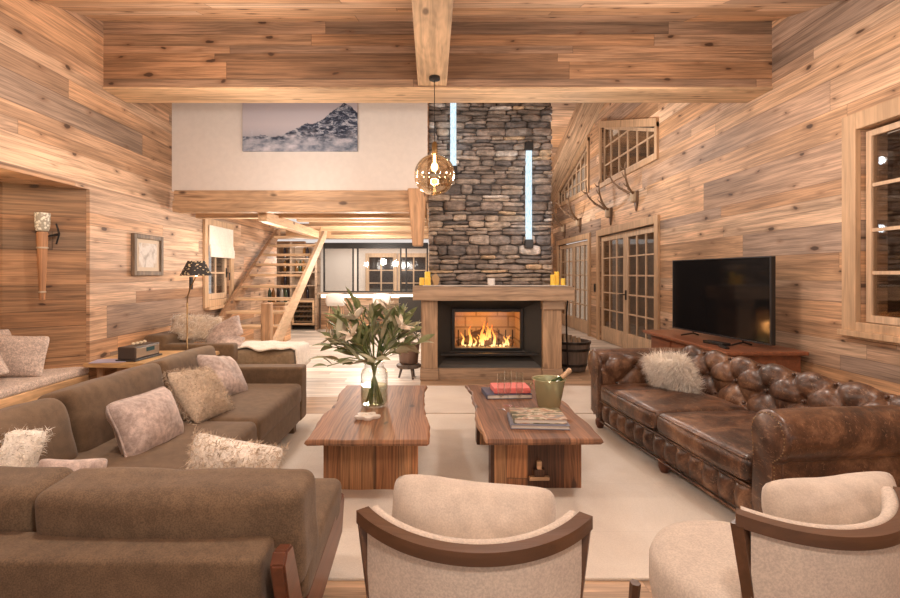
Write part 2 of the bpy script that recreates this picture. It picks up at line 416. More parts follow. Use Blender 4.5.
# ceilings
bm = B()
prism(bm, [(-1.6, roof_z(-1.6)), (9.77, 5.406), (15.1, roof_z(15.1)), (15.1, roof_z(15.1)+.2), (9.77, 5.62), (-1.6, roof_z(-1.6)+.2)], 0, -3.7, 3.8)
S('ceiling', bm, m_ceil)
bm = B(); box(bm, -2.2, -.06, 6.74, 15.0, 2.44, 2.5); box(bm, -.06, 1.6, 7.95, 15.0, 2.44, 2.5); box(bm, -4.8, -2.2, 10.9, 15.0, 2.44, 2.5); S('ceiling', bm, m_ceil)
# boxed-in beam across the room
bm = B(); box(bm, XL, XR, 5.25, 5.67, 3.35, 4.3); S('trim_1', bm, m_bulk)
bm = B(); bbox(bm, XL, XR, 5.235, 5.66, 3.335, 3.362, .005); S('trim_2', bm, TXp)
# white gallery wall
bm = B(); box(bm, XL, -.06, 6.63, 6.74, 2.5, 4.6); S('wall_gallery', bm, m_white)

# ------------------------------------------------------------------ timber beams
bm = B(); bbox(bm, -.148, .155, .4, 5.26, 3.372, 3.75, .012); 
solo('overhead_beam', bm, timber_mat('timber_beam', 1, (.62, .42, .25), 12.0, knots=.9), 'squared pale timber beam running overhead toward the boxed cross beam', 'beam')
bm = B(); bbox(bm, -3.36, -.09, 6.50, 6.64, 2.345, 2.49, .012); bbox(bm, -3.36, -.09, 6.46, 6.66, 2.205, 2.35, .014)
solo('gallery_beam', bm, TX, 'long two-layer timber beam under the white gallery wall', 'beam')
bm = B(); prism(bm, [(-.315, 2.5), (-.07, 2.5), (-.115, 1.76), (-.25, 1.76)], 1, 6.40, 6.56)
bmesh.ops.bevel(bm, geom=bm.edges[:], offset=.01, segments=2, affect='EDGES')
solo('hanging_post', bm, TZ, 'short tapered timber post hanging from the gallery beam left of the stone chimney', 'post')
for i, y in enumerate((7.25, 8.0, 8.8, 9.7, 10.7, 11.7)):
    bm = B(); x0 = (-3.4 if i == 0 else (-2.15 if i < 5 else -3.4))
    bbox(bm, x0, -.08, y-.07, y+.07, 2.235-(.03 if i == 0 else 0), 2.44, .01)
    solo('gallery_joist', bm, TXp if i % 2 else TX, ('long joist just behind the gallery beam, reaching the left wall' if i == 0 else 'timber joist under the gallery floor above the kitchen'), 'joist', None if i == 0 else 'joists under the gallery floor')
bm = B(); bbox(bm, -2.32, -2.2, 6.66, 9.75, 2.10, 2.24, .01); solo('stairwell_beam', bm, TY, 'pale timber beam along the edge of the stair opening', 'beam')
# sloping rafter against the right wall, far end
bm = B(); prism(bm, [(10.1, 5.02), (10.1, 5.3), (14.7, 3.74), (14.7, 3.44)], 0, 3.12, XR-.005)
solo('sloping_rafter', bm, plank_mat('rafter_boards', (0, .947, -.322), (1, .322, .947), W=.2, L=9, seed=15, pal=[(.62, .44, .29), (.58, .40, .26), (.65, .47, .31)]), 'wide pale rafter sloping down over the far triangular window', 'rafter')

# ------------------------------------------------------------------ joinery
def casing(bm, x, y0, y1, z0, z1, w=.11, t=.04, sill=True):
    """flat casing around an opening on a wall at x (t = signed projection)"""
    a, b = sorted((x, x+t))
    bbox(bm, a, b, y0-w, y0, z0-(w if sill else 0), z1+w, .006); bbox(bm, a, b, y1, y1+w, z0-(w if sill else 0), z1+w, .006)
    bbox(bm, a-(.0), b, y0, y1, z1, z1+w, .006)
    if sill: bbox(bm, a, b, y0, y1, z0-w, z0, .006)
def leaf(bm, gl, x, y0, y1, z0, z1, cols, rows, st=.085, bot=.09, mt=.024, t=.05, panel=None, pm=None, zc=None):
    """glazed sash/door leaf in the plane x"""
    bbox(bm, x, x+t, y0, y0+st, z0, z1, .004); bbox(bm, x, x+t, y1-st, y1, z0, z1, .004)
    bbox(bm, x, x+t, y0+st, y1-st, z1-st, z1, .004); bbox(bm, x, x+t, y0+st, y1-st, z0, z0+bot, .004)
    a, b, c, d = y0+st, y1-st, z0+bot, z1-st
    for i in range(1, cols): q = a+(b-a)*i/cols; box(bm, x+.008, x+t-.008, q-mt/2, q+mt/2, c, d)
    for q in (zc or [c+(d-c)*j/rows for j in range(1, rows)]): box(bm, x+.01, x+t-.01, a, b, q-mt/2, q+mt/2)
    box(gl, x+t*.4, x+t*.6, a, b, c, d)
# near right window
bm = B(); casing(bm, XR, 2.75, 4.16, 1.0, 2.6, .14, -.05); bbox(bm, XR-.09, XR+.02, 2.6, 4.3, .88, .93, .006); w = S('window_1', bm, m_case)
bm = B(); gl = B(); leaf(bm, gl, XR+.03, 2.78, 4.15, 1.0, 2.58, 1, 4, .05, .06, .028, zc=[1.41, 1.76, 2.13])
leaf_o = S('window_frame', bm, m_frame, w); S('glass', gl, m_glassd, w)
# upper trapezoid window
def trap(nm, y0, y1, zb, zt0, zt1, cols, zl, casew=.09):
    bm = B()
    prism(bm, [(y0-casew, zb-casew), (y0, zb-casew), (y0, zt0), (y0-casew, zt0+casew*.8)], 0, XR-.04, XR)
    prism(bm, [(y1, zb-casew), (y1+casew, zb-casew), (y1+casew, zt1+casew), (y1, zt1+casew)], 0, XR-.04, XR)
    prism(bm, [(y0-casew, zt0), (y1+casew, zt1), (y1+casew, zt1+casew*1.5), (y0-casew, zt0+casew*1.5)], 0, XR-.05, XR)
    prism(bm, [(y0, zb-casew), (y1, zb-casew), (y1, zb), (y0, zb)], 0, XR-.04, XR)
    w = S(nm, bm, m_case)
    bm = B(); x = XR+.03
    st = .06
    for i in range(cols+1):
        q = y0+(y1-y0)*i/cols; ww = st if i in (0, cols) else .024
        zt = zt0+(zt1-zt0)*i/cols; a, b = (q, q+ww) if i == 0 else ((q-ww, q) if i == cols else (q-ww/2, q+ww/2))
        za = zt0+(zt1-zt0)*(a-y0)/(y1-y0); zb_ = zt0+(zt1-zt0)*(b-y0)/(y1-y0)
        prism(bm, [(a, zb), (b, zb), (b, zb_), (a, za)], 0, x, x+.04)
    prism(bm, [(y0, zb), (y1, zb), (y1, zb+st), (y0, zb+st)], 0, x, x+.042)
    prism(bm, [(y0, zt0-st), (y1, zt1-st), (y1, zt1), (y0, zt0)], 0, x, x+.042)
    for z in zl:
        a, b = y0, y1
        if zt0 < z: a = y0+(y1-y0)*(z-zt0)/(zt1-zt0)
        if zt1 < z: b = y0+(y1-y0)*(z-zt0)/(zt1-zt0)
        box(bm, x+.004, x+.036, a, b, z-.014, z+.014)
    S('window_frame', bm, m_frame, w)
    bm = B(); prism(bm, [(y0, zb), (y1, zb), (y1, zt1), (y0, zt0)], 0, x+.016, x+.022); S('glass', bm, m_glassd, w)
trap('window_2', 7.95, 10.5, 3.3, 3.72, 4.50, 6, (3.66, 4.04))
trap('window_3', 11.42, 13.98, 3.34, 4.42, 3.66, 7, (3.62, 3.95))
# french doors
def french(nm, y0, y1, handle=True):
    bm = B(); casing(bm, XR, y0, y1, 0, 2.2, .13, -.045, False); d = S(nm, bm, m_case)
    ym = (y0+y1)/2
    for (a, b) in ((y0, ym), (ym, y1)):
        bm = B(); gl = B(); leaf(bm, gl, XR+.02, a+.005, b-.005, .01, 2.18, 3, 5, .10, .30, .026)
        for i in range(1):
            bbox(bm, XR+.012, XR+.06, a+.12, b-.12, .06, .27, .01)
        l = S('door_leaf', bm, m_frame, d); S('glass', gl, m_glassd, l)
    bm = B(); tube(bm, [(XR+.02, ym-.04, 1.02), (XR-.05, ym-.04, 1.02), (XR-.05, ym+.1, 1.02)], .011, 8); bbox(bm, XR+.002, XR+.02, ym-.065, ym-.015, .92, 1.1, .004)
    S('door_handle', bm, m_black, d)
french('door_1', 7.95, 10.62); french('door_2', 11.35, 14.05)
# the left window with linen blind
bm = B(); casing(bm, XL, 7.64, 8.5, 1.0, 2.13, .12, .04); bbox(bm, XL, XL+.09, 7.56, 8.58, .85, .9, .005); w = S('window_4', bm, m_case)
bm = B(); gl = B(); leaf(bm, gl, XL-.08, 7.66, 8.48, 1.0, 2.13, 2, 2, .075, .09, .03, zc=[1.42]); S('window_frame', bm, m_frame, w); S('glass', gl, m_glass, w)
bm = B(); tube(bm, [(XL-.03, 8.45, 1.42), (XL+.03, 8.45, 1.42), (XL+.03, 8.45, 1.30)], .01, 6); bbox(bm, XL-.03, XL-.02, 8.43, 8.47, 1.34, 1.5, .003); S('window_handle', bm, m_black, w)
bm = B()
zz = [2.16, 1.86, 1.80, 1.86, 1.72, 1.66, 1.74, 1.72]
for k, (a, b) in enumerate(((2.15, 1.83), (1.86, 1.74), (1.80, 1.66))):
    softbox(bm, (XL+.055+.012*k, 8.07, (a+b)/2), (.013, .45, (a-b)/2), .012, 8, (0.006, 0, 0), .004, 9, k)
solo('roman_blind', bm, fabric('linen', (.82, .77, .68), mott=.08), 'cream linen roman blind half raised over the small left window', 'blind', smooth=True)
# exterior night boarding seen through the panes, lightened brown to imitate reflected room wood
bm = B(); box(bm, 5.2, 5.3, -1, 15.5, -.3, 3.0); S('wall_exterior', bm, plank_mat('night_planks', (0, 1, 0), (0, 0, 1), W=.2, seed=11, pal=[(.28, .17, .11), (.22, .14, .09), (.33, .21, .14)]))
bm = B(); box(bm, XR+.2, 5.3, -1, 15.5, -.35, -.2); S('floor_terrace', bm, m_ext)
bm = B(); box(bm, -5.0, -4.9, 7, 9.6, -.2, 2.6); S('wall_exterior', bm, m_ext)
bm = B(); box(bm, 4.2, 5.2, 7, 15.5, 2.6, 2.75); box(bm, 5.0, 5.15, 7, 15.5, 2.6, 5.2); S('wall_exterior', bm, m_ext)

# wall switches
def plate(x, y, z, s, label, grp=None):
    bm = B(); bbox(bm, min(x, x+s*.012), max(x, x+s*.012), y-.045, y+.045, z-.09, z+.09, .003)
    bbox(bm, min(x, x+s*.02), max(x, x+s*.02), y-.03, y+.03, z-.07, z-.005, .002); bbox(bm, min(x, x+s*.02), max(x, x+s*.02), y-.03, y+.03, z+.005, z+.07, .002)
    solo('light_switch', bm, m_black, label, 'switch')
plate(XL, 7.15, 1.27, 1, 'black double light switch on the left wall beside the reading lamp')
plate(XR, 10.95, 1.1, -1, 'dark switch plate between the two pairs of french doors')
# ------------------------------------------------------------------ stone chimney
def stone_mat():
    n = NT('ledge_stone'); o = n.obj()
    at = n.n('ShaderNodeAttribute', attribute_name='sid').outputs['Fac']
    base = n.ramp(at, [(0, (.21, .165, .135)), (.16, (.30, .24, .20)), (.34, (.15, .13, .12)), (.5, (.38, .31, .255)), (.64, (.25, .21, .18)), (.80, (.44, .35, .27)), (.93, (.58, .42, .27)), (.97, (.62, .56, .50))], 'CONSTANT')
    a = n.noise(o, 9.0, 5, .65, .6); b = n.noise(n.n('ShaderNodeMapping', {'Vector': o, 'Scale': (6, 6, 30)}).outputs[0], 1.5, 4, .6)
    f = n.m_('MULTIPLY', n.rng(a, .3, .7, .6, 1.35), n.rng(b, .3, .7, .75, 1.25))
    return n.bsdf(n.mul(base, f), .75, n.m_('ADD', a, b), .8, .03)
m_stone = stone_mat()
def stones(bm, lay, x0, x1, z0, z1, yf):
    r = random.Random(21); z = z0
    while z < z1:
        h = r.choice((.045, .055, .065, .08, .09, .11, .14)); h = min(h, z1-z+.02); x = x0-r.random()*.1; slope = r.uniform(-.02, .02)
        while x < x1:
            w = r.uniform(.14, .42)*(1 if h < .12 else .8); big = r.random() < .12
            a, b = max(x, x0), min(x+w, x1)
            if b-a < .05: x += w; continue
            n0 = len(bm.verts); dep = r.uniform(0, .055); cx, cz = (a+b)/2, z+h/2+(r.uniform(0, .012))
            split = r.random() < .3 and h > .08
            segs = [(cz, h)] if not split else [(z+h*.27, h*.5), (z+h*.76, h*.48)]
            for (c, hh) in segs:
                sid = r.random(); rot = r.uniform(-.05, .05)
                hw, hh2 = (b-a)/2-.002, hh/2-.002
                V = {}; N = 9; Mz = 5
                sd = r.uniform(0, 99)
                lc, rcx = r.uniform(.55, 1), r.uniform(.55, 1)
                for i in range(N+1):
                    for j in range(Mz+1):
                        u, v = -1+2*i/N, -1+2*j/Mz
                        tap = (1-(1-lc)*max(0, -u)**3)*(1-(1-rcx)*max(0, u)**3)
                        px, pz = u*hw*(1-.05*abs(v)**3), v*hh2*tap*(1-.10*abs(u)**6)
                        e = (1-abs(u)**5)*(1-abs(v)**4)
                        q = Vector((px, 0, pz))
                        y = -dep-.028*e**.22+noise.noise(Vector((px*9+sd, pz*14, sd)))*.026+noise.noise(Vector((px*26+sd, pz*40, sd)))*.008
                        V[i, j] = bm.verts.new((cx+px*cos(rot)-pz*sin(rot), yf+.045+y, c+pz*cos(rot)+px*sin(rot)+noise.noise(Vector((px*8+sd, 1, sd)))*.008))
                fs = []
                for i in range(N):
                    for j in range(Mz): fs.append(face(bm, [V[i, j], V[i+1, j], V[i+1, j+1], V[i, j+1]]))
                ring = [V[i, 0] for i in range(N+1)]+[V[N, j] for j in range(1, Mz+1)]+[V[i, Mz] for i in range(N-1, -1, -1)]+[V[0, j] for j in range(Mz-1, 0, -1)]
                bk = [bm.verts.new((v.co.x, yf+.075, v.co.z)) for v in ring]
                for i in range(len(ring)): fs.append(face(bm, [ring[i], bk[i], bk[(i+1) % len(ring)], ring[(i+1) % len(ring)]]))
                for f in fs:
                    if f: 
                        f.smooth = True
                        for l in f.loops: l[lay] = (sid, sid, sid, 1)
            x += w
        z += h
chim = thing('stone_chimney', 'tall chimney breast of stacked grey-brown ledge stones above the mantel', 'chimney', (.8, 7.0, 0))
bm = B(); lay = bm.loops.layers.float_color.new('sid')
stones(bm, lay, -.05, 1.655, 1.24, 4.47, 6.86)
# left and right flanks: same stones turned
o = link('stone_cladding', bm, m_stone, False, False); o.parent = chim; o.location = (-.8, -7.0, 0)
bm = B(); box(bm, -.04, 1.645, 6.915, 7.9, .94, 4.54); box(bm, -.04, .27, 6.915, 7.9, 0, .94); box(bm, 1.24, 1.645, 6.915, 7.9, 0, .94); box(bm, .27, 1.24, 7.33, 7.9, 0, .94); box(bm, .27, 1.24, 6.915, 7.33, 0, .34)
part('masonry_core', bm, plain('mortar', (.10, .085, .075), .95), chim)
n = NT('led_glass'); a = n.noise(n.n('ShaderNodeMapping', {'Vector': n.obj(), 'Scale': (30, 30, 5)}).outputs[0], 4.0, 4, .7)
e = n.n('ShaderNodeEmission', {'Color': n.ramp(a, [(.35, (.35, .50, .60)), (.6, (.85, .95, 1))]), 'Strength': 1.5}); n.t.links.new(e.outputs[0], n.out.inputs[0]); led_mat = n.m
def strip(x, z0, z1, label):
    t = thing('light_strip', label, 'light', (x, 6.84, z0))
    bm = B(); bbox(bm, x-.04, x+.04, 6.80, 6.86, z0, z1, .004); part('tube', bm, led_mat, t)
    bm = B(); bbox(bm, x-.055, x+.055, 6.775, 6.88, z0-.12, z0, .006); part('cap', bm, m_black, t)
    if z1 < 3.6: bm = B(); bbox(bm, x-.055, x+.055, 6.775, 6.88, z1, z1+.12, .006); part('cap', bm, m_black, t)
strip(.29, 2.87, 4.2, 'upper left vertical glass light strip set in the stone chimney')
strip(1.32, 1.87, 3.08, 'right vertical glass light strip with black ends in the stone chimney')

# ------------------------------------------------------------------ fireplace
fp = thing('fireplace', 'timber-framed fireplace with dark steel surround and glass-fronted fire', 'fireplace', (.8, 6.8, 0))
bm = B(); t = B(); xs = 30
prof = []
for i in range(xs+1):
    x = -.25+2.1*i/xs
    prof.append((x, 6.5+noise.noise(Vector((x*2, 3, 0)))*.03, 1.055+noise.noise(Vector((x*2.4, 0, 1)))*.012, 1.235+noise.noise(Vector((x*3, 7, 2)))*.016))
rings = [[bm.verts.new((x, y, a)), bm.verts.new((x, y-.008, (a+b)/2)), bm.verts.new((x, y, b)), bm.verts.new((x, 7.0, b)), bm.verts.new((x, 7.0, a))] for x, y, a, b in prof]
for a, b in zip(rings, rings[1:]):
    for j in range(5): face(bm, [a[j], a[(j+1) % 5], b[(j+1) % 5], b[j]])
face(bm, rings[0]); face(bm, rings[-1])
part('mantel', bm, TXm, fp)
bm = B()
for i in range(20):
    pass
prism(bm, [(-.12, 6.54), (.4, 6.53), (.9, 6.535), (1.6, 6.53), (1.78, 6.56), (1.78, 6.84), (-.12, 6.84)], 2, 1.24, 1.252)
part('mantel_slab', bm, plain('pale_slate', (.62, .56, .50), .6), fp)
for (a, b) in ((-.145, .075), (1.46, 1.71)):
    bm = B(); bbox(bm, a, b, 6.58, 6.95, .15, 1.06, .012); part('side_post', bm, TZm, fp)
    if a > 0: bm = B(); bbox(bm, a-.01, b+.03, 6.55, 6.95, .93, 1.06, .01); part('capital', bm, TXm, fp)
    bm = B(); bbox(bm, a-.012, b+.012, 6.56, 6.95, 0, .155, .01); part('post_base', bm, TXm, fp)
bm = B(); bbox(bm, .088, 1.448, 6.6, 6.9, 0, .15, .008); part('plinth', bm, TXm, fp)
# tapered dark recess
bm = B(); O = (.075, 1.46, .15, 1.056); I = (.27, 1.235, .37, .93); yo, yi = 6.66, 6.80
ov = [bm.verts.new(p) for p in ((O[0], yo, O[2]), (O[1], yo, O[2]), (O[1], yo, O[3]), (O[0], yo, O[3]))]
iv = [bm.verts.new(p) for p in ((I[0], yi, I[2]), (I[1], yi, I[2]), (I[1], yi, I[3]), (I[0], yi, I[3]))]
for k in range(4): face(bm, [ov[k], ov[(k+1) % 4], iv[(k+1) % 4], iv[k]])
sr = part('surround', bm, m_dkgrey, fp)
bm = B(); bbox(bm, .12, 1.41, 6.62, 6.80, .315, .345, .005); part('sill', bm, m_black, fp)
bm = B()
for (a, b, c, d) in ((.27, .31, .37, .93), (1.195, 1.235, .37, .93), (.31, 1.195, .885, .93), (.31, 1.195, .37, .395)): bbox(bm, a, b, 6.77, 6.83, c, d, .005)
part('fire_door_frame', bm, m_black, fp)
bm = B(); box(bm, .31, 1.195, 6.80, 6.804, .395, .885); part('glass', bm, m_clear, fp)
def brickm():
    n = NT('firebrick'); b = n.n('ShaderNodeTexBrick', {'Vector': n.n('ShaderNodeMapping', {'Vector': n.obj(), 'Rotation': (R(90), 0, 0)}).outputs[0], 'Color1': (.62, .47, .32, 1), 'Color2': (.56, .42, .28, 1), 'Mortar': (.34, .24, .16, 1), 'Scale': 1.6})
    return n.bsdf(b.outputs[0], .8)
bm = B()
for f in ((.30, 1.205, 7.3, 7.32, .37, .93), (.28, .30, 6.83, 7.32, .37, .93), (1.205, 1.225, 6.83, 7.32, .37, .93), (.28, 1.225, 6.83, 7.32, .35, .385), (.28, 1.225, 6.83, 7.32, .9, .93)): box(bm, *f)
part('firebox', bm, brickm(), fp)
bm = B()
for k in range(9): box(bm, .36+k*.095, .375+k*.095, 7.0, 7.015, .385, .62)
part('grate', bm, m_black, fp)
m_log = timber_mat('charred_log', 0, (.22, .12, .06), 3, dark=(.02, .01, .008))
for k, (p, q, r) in enumerate((((.36, 7.05, .42), (.74, 7.0, .62), .045), ((.62, 6.98, .44), (.98, 7.1, .45), .05), ((1.12, 6.95, .43), (.82, 7.12, .6), .042), ((.5, 7.16, .43), (.85, 7.17, .44), .05))):
    bm = B(); tube(bm, [Vector(p).lerp(Vector(q), i/6)+Vector((0, 0, nz((i, k, 0), .9)*.02)) for i in range(7)], [r*(1+.15*nz((i, k, 3), .8)) for i in range(7)], 10)
    solo('firewood_log', bm, m_log, ('charred log leaning up to the right in the fire', 'thick log lying flat across the embers', 'log leaning up to the left at the right of the fire', 'log at the back of the fire behind the flames')[k], 'log', None, True, angle=40)
n = NT('flame'); zc = n.n('ShaderNodeSeparateXYZ', {0: n.n('ShaderNodeTexCoord').outputs['Object']}).outputs[2]
cr = n.ramp(n.rng(zc, 0, .34, 0, 1, False), [(0, (1, .72, .30)), (.35, (1, .45, .10)), (.8, (1, .22, .03)), (1, (.8, .12, .01))])
e = n.n('ShaderNodeEmission', {'Color': cr, 'Strength': 2.6}); n.t.links.new(e.outputs[0], n.out.inputs[0]); m_flame = n.m
bm = B(); r = random.Random(5)
for k in range(24):
    x = r.gauss(.70, .16); x = min(1.1, max(.42, x)); y = r.uniform(6.94, 7.14); h = max(.06, (.36-abs(x-.70)*.55)*r.uniform(.35, 1)); ph = r.uniform(0, 6)
    if k < 4: x, h = 1.0+.02*k, .10+.05*r.random()
    pts = [(x+sin(ph+i*.9)*.02*i/5, y, .41+h*i/7) for i in range(8)]
    rad = [h*.075*q+.002 for q in (.8, 1.1, 1.0, .8, .6, .4, .22, .02)]
    tube(bm, pts, rad, 8)
for k in range(40):
    ball(bm, (r.uniform(.45, 1.05), r.uniform(6.95, 7.15), .40), r.uniform(.008, .02), 6)
solo('flames', bm, m_flame, 'orange flames and embers among the logs behind the fireplace glass', 'fire', kind='stuff', smooth=True)
# candles on the mantel
m_wax = NT('yellow_wax').bsdf((.85, .58, .08), .5, Subsurface_Weight=.3, Emission_Color=(1, .6, .1, 1), Emission_Strength=.15)
for k, (x, y, r_, h) in enumerate(((-.135, 6.66, .032, .10), (-.06, 6.72, .038, .18), (-.045, 6.60, .028, .11), (1.61, 6.66, .033, .14), (1.675, 6.72, .034, .18), (1.735, 6.62, .028, .09))):
    bm = B(); lathe(bm, [(0, 0), (r_, 0), (r_, h-.006), (r_-.006, h), (r_*.6, h-.004), (0, h-.012)], (x, y, 1.252), 18)
    lab = ('short yellow pillar candle at the left end of the mantel', 'tallest yellow pillar candle of the left trio on the mantel', 'front slim yellow candle of the left trio on the mantel',
           'middle-height yellow candle of the right trio on the mantel', 'tallest yellow pillar candle of the right trio on the mantel', 'shortest yellow candle at the right end of the mantel')[k]
    t = thing('pillar_candle', lab, 'candle', (x, y, 1.252), 0, 'yellow candles on the mantel')
    part('wax', bm, m_wax, t, smooth=True, angle=40)
    bm = B(); tube(bm, [(x, y, 1.252+h-.012), (x+.002, y, 1.252+h+.012)], .002, 5); part('wick', bm, m_black, t)
bm = B(); lathe(bm, [(0, 0), (.045, 0), (.05, .02), (.05, .085), (.044, .09), (.04, .03), (0, .028)], (.79, 6.66, 1.252), 20)
solo('tealight_holder', bm, plain('white_ceramic', (.85, .82, .78), .35), 'small white tealight holder at the middle of the mantel', 'candle holder', smooth=True, angle=40)
bm = B(); prism(bm, [(-.03, 0), (.03, 0), (.055, .09), (.0, .16), (-.055, .11)], 1, -.02, .03)
for v in bm.verts: v.co += Vector((.05, 6.72, 1.252))

solo('angular_rock', bm, plain('golden_rock', (.45, .30, .16), .8), 'angular tan stone standing on the mantel beside the left candles', 'stone')
# log bucket to the right, pot on stool to the left
m_basket = timber_mat('grey_barrel_wood', 2, (.14, .11, .09), 4)
lb = thing('log_bucket', 'dark grey wooden bucket right of the fireplace', 'bucket', (2.03, 7.25, 0))
bm = B(); lathe(bm, [(0, .02), (.19, .02), (.26, .44), (.24, .44), (.18, .05), (0, .05)], (2.03, 7.25, 0), 24); part('staves', bm, m_basket, lb, smooth=True, angle=40)
for z, r_ in ((.10, .206), (.32, .243), (.42, .258)):
    bm = B(); lathe(bm, [(r_-.004, z-.018), (r_+.006, z-.018), (r_+.009, z+.018), (r_-.001, z+.018)], (2.03, 7.25, 0), 24); part('hoop', bm, m_black, lb)
for k in range(4):
    bm = B(); tube(bm, [(1.92+k*.07, 7.22, .30), (1.93+k*.06, 7.27, .53-.02*k)], .045, 9)
    solo('firewood_log', bm, timber_mat('split_log', 2, (.35, .24, .15), k), 'split firewood log standing in the dark bucket', 'log', 'logs in the bucket right of the fireplace', True, angle=40)
ft = thing('fire_tool_stand', 'tall thin dark fireside tool leaning beside the right post', 'fire tool', (1.9, 6.98, 0))
bm = B(); tube(bm, [(1.88, 6.98, .5), (1.875, 6.98, .8), (1.90, 6.98, 1.12)], .012, 6); tube(bm, [(1.88, 6.98, .52), (1.9, 6.98, 0)], .01, 6); part('rod', bm, m_black, ft)
bm = B(); tube(bm, [(1.895, 6.98, 1.1), (1.93, 6.98, 1.17), (1.96, 6.98, 1.1)], .011, 6); part('hook', bm, m_black, ft)
st = thing('tripod_stool', 'small round three-legged wooden stool left of the fireplace', 'stool', (-.315, 6.75, 0))
bm = B(); lathe(bm, [(0, .14), (.15, .14), (.165, .155), (.165, .18), (.15, .19), (0, .19)], (-.315, 6.75, 0), 20); part('seat', bm, m_basket, st, smooth=True, angle=40)
for k in range(3):
    a = k*2.1+1.0; bm = B(); tube(bm, [(-.315+.09*cos(a), 6.75+.09*sin(a), .15), (-.315+.13*cos(a), 6.75+.13*sin(a), 0)], [.018, .013], 8); part('leg', bm, m_basket, st, smooth=True)
pt = thing('metal_pot', 'bronze-grey metal pot with tall arched handle on the small stool', 'pot', (-.315, 6.75, .19))
m_pot = plain('old_copper', (.22, .15, .12), .45, .6)
bm = B(); lathe(bm, [(0, 0), (.10, 0), (.125, .02), (.145, .26), (.155, .265), (.15, .275), (.135, .26), (.11, .03), (0, .02)], (-.315, 6.75, .19), 24); part('body', bm, m_pot, pt, smooth=True, angle=50)
bm = B(); tube(bm, [(-.315+.14*cos(a), 6.75, .44+.20*sin(a)) for a in [pi*i/14 for i in range(15)]], .008, 6); part('handle', bm, m_black, pt, smooth=True)
bm = B(); r = random.Random(3)
for k in range(26):
    a, q = r.uniform(0, 6.28), r.uniform(.03, .1); tube(bm, [(-.315, 6.75, .4), (-.315+q*cos(a), 6.75+q*sin(a), .5+r.uniform(0, .14))], .003, 4)
    ball(bm, (-.315+q*cos(a), 6.75+q*sin(a), .5+r.uniform(0, .14)), .014, 6)
solo('dried_twigs', bm, plain('dried_plant', (.25, .22, .14), .8), 'dark dried twigs standing in the metal pot', 'dried plant')

# ------------------------------------------------------------------ pendant
pn = thing('pendant_lamp', 'amber glass globe pendant hanging from the overhead beam', 'pendant lamp', (.025, 5.0, 2.2))
bm = B(); lathe(bm, [(0, 0), (.055, 0), (.055, -.03), (.045, -.035), (0, -.035)], (.025, 5.0, 3.372), 20); part('canopy', bm, m_black, pn, smooth=True, angle=40)
bm = B(); tube(bm, [(.025, 5, 3.34), (.025, 5, 2.72)], .0045, 6); part('cord', bm, m_black, pn)
bm = B(); lathe(bm, [(0, .1), (.02, .1), (.028, .08), (.03, .0), (.026, -.02), (0, -.02)], (.025, 5, 2.62), 16); part('socket', bm, plain('brass_dark', (.25, .16, .07), .35, .9), pn, smooth=True, angle=40)
n = NT('amber_glass'); tr = n.n('ShaderNodeBsdfTransparent', {'Color': (.82, .74, .62, 1)}); g = n.n('ShaderNodeBsdfGlossy', {'Color': (1, .90, .74, 1), 'Roughness': .04})
lw = n.n('ShaderNodeLayerWeight', {'Blend': .35}); mx = n.n('ShaderNodeMixShader', {0: n.m_('MULTIPLY_ADD', lw.outputs['Facing'], .7, .22), 1: tr.outputs[0], 2: g.outputs[0]}); n.t.links.new(mx.outputs[0], n.out.inputs[0])
bm = B(); r0 = .205
pr = [(r0*sin(pi*(i/24)), r0*cos(pi*(i/24))) for i in range(2, 25)]; pr[-1] = (0, -r0)
lathe(bm, [(.03, r0+.03), (.035, r0+.005)]+pr, (.025, 5, 2.39), 40); part('globe', bm, n.m, pn, smooth=True)
bm = B(); ball(bm, (.025, 5, 2.47), .035, 14, (1, 1, 1.3)); tube(bm, [(.025, 5, 2.6), (.025, 5, 2.5)], .014, 8)
part('bulb', bm, emis('bulb_glow', (1, .72, .38), 14), pn, smooth=True)

# ------------------------------------------------------------------ canvas print of a mountain
def mountain():
    n = NT('mountain_print'); o = n.obj(); sp = n.n('ShaderNodeSeparateXYZ', {0: o}); x, z = sp.outputs[0], sp.outputs[2]
    # ridge height as a function of x (peak toward the right)
    rid = n.m_('ADD', n.m_('MULTIPLY', n.noise(n.xyz(x, 0.0, 0.0), 6.0, 6, .6), .16), n.m_('MAXIMUM', n.rng(n.m_('ABSOLUTE', n.m_('SUBTRACT', x, 1.34)), 0.0, .60, .56, .12, False), n.rng(n.m_('ABSOLUTE', n.m_('SUBTRACT', x, .86)), 0.0, .50, .30, .04, False)))
    k = n.rng(n.m_('SUBTRACT', rid, z), -.005, .01)
    sky = n.ramp(n.rng(z, 0, .7, 0, 1, False), [(0, (.36, .36, .42)), (.5, (.60, .56, .60)), (1, (.52, .48, .53))])
    cl = n.noise(n.n('ShaderNodeMapping', {'Vector': o, 'Scale': (1.0, 1, 1.8)}).outputs[0], 5.0, 5, .6)
    tex = n.noise(n.n('ShaderNodeMapping', {'Vector': o, 'Rotation': (0, .6, 0), 'Scale': (1, 1, 2.4)}).outputs[0], 9.0, 8, .75, .9)
    mt = n.ramp(tex, [(.44, (.012, .02, .045)), (.51, (.05, .07, .12)), (.56, (.32, .35, .43)), (.66, (.68, .68, .72))])
    c = n.mix(k, sky, mt)
    mist = n.m_('MULTIPLY', n.rng(n.m_('ADD', z, n.m_('MULTIPLY', cl, -.5)), .02, -.16), n.rng(x, 1.4, .2, .9, 1.3))
    mist = n.m_('MINIMUM', mist, 1.0)
    cc = n.ramp(cl, [(.35, (.10, .14, .20)), (.5, (.34, .36, .43)), (.68, (.62, .60, .66))])
    return n.bsdf(n.mix(mist, c, cc), .6)
pic = thing('canvas_print', 'wide unframed print of a snowy mountain peak on the white gallery wall', 'picture', (-2.5, 6.6, 3.02))
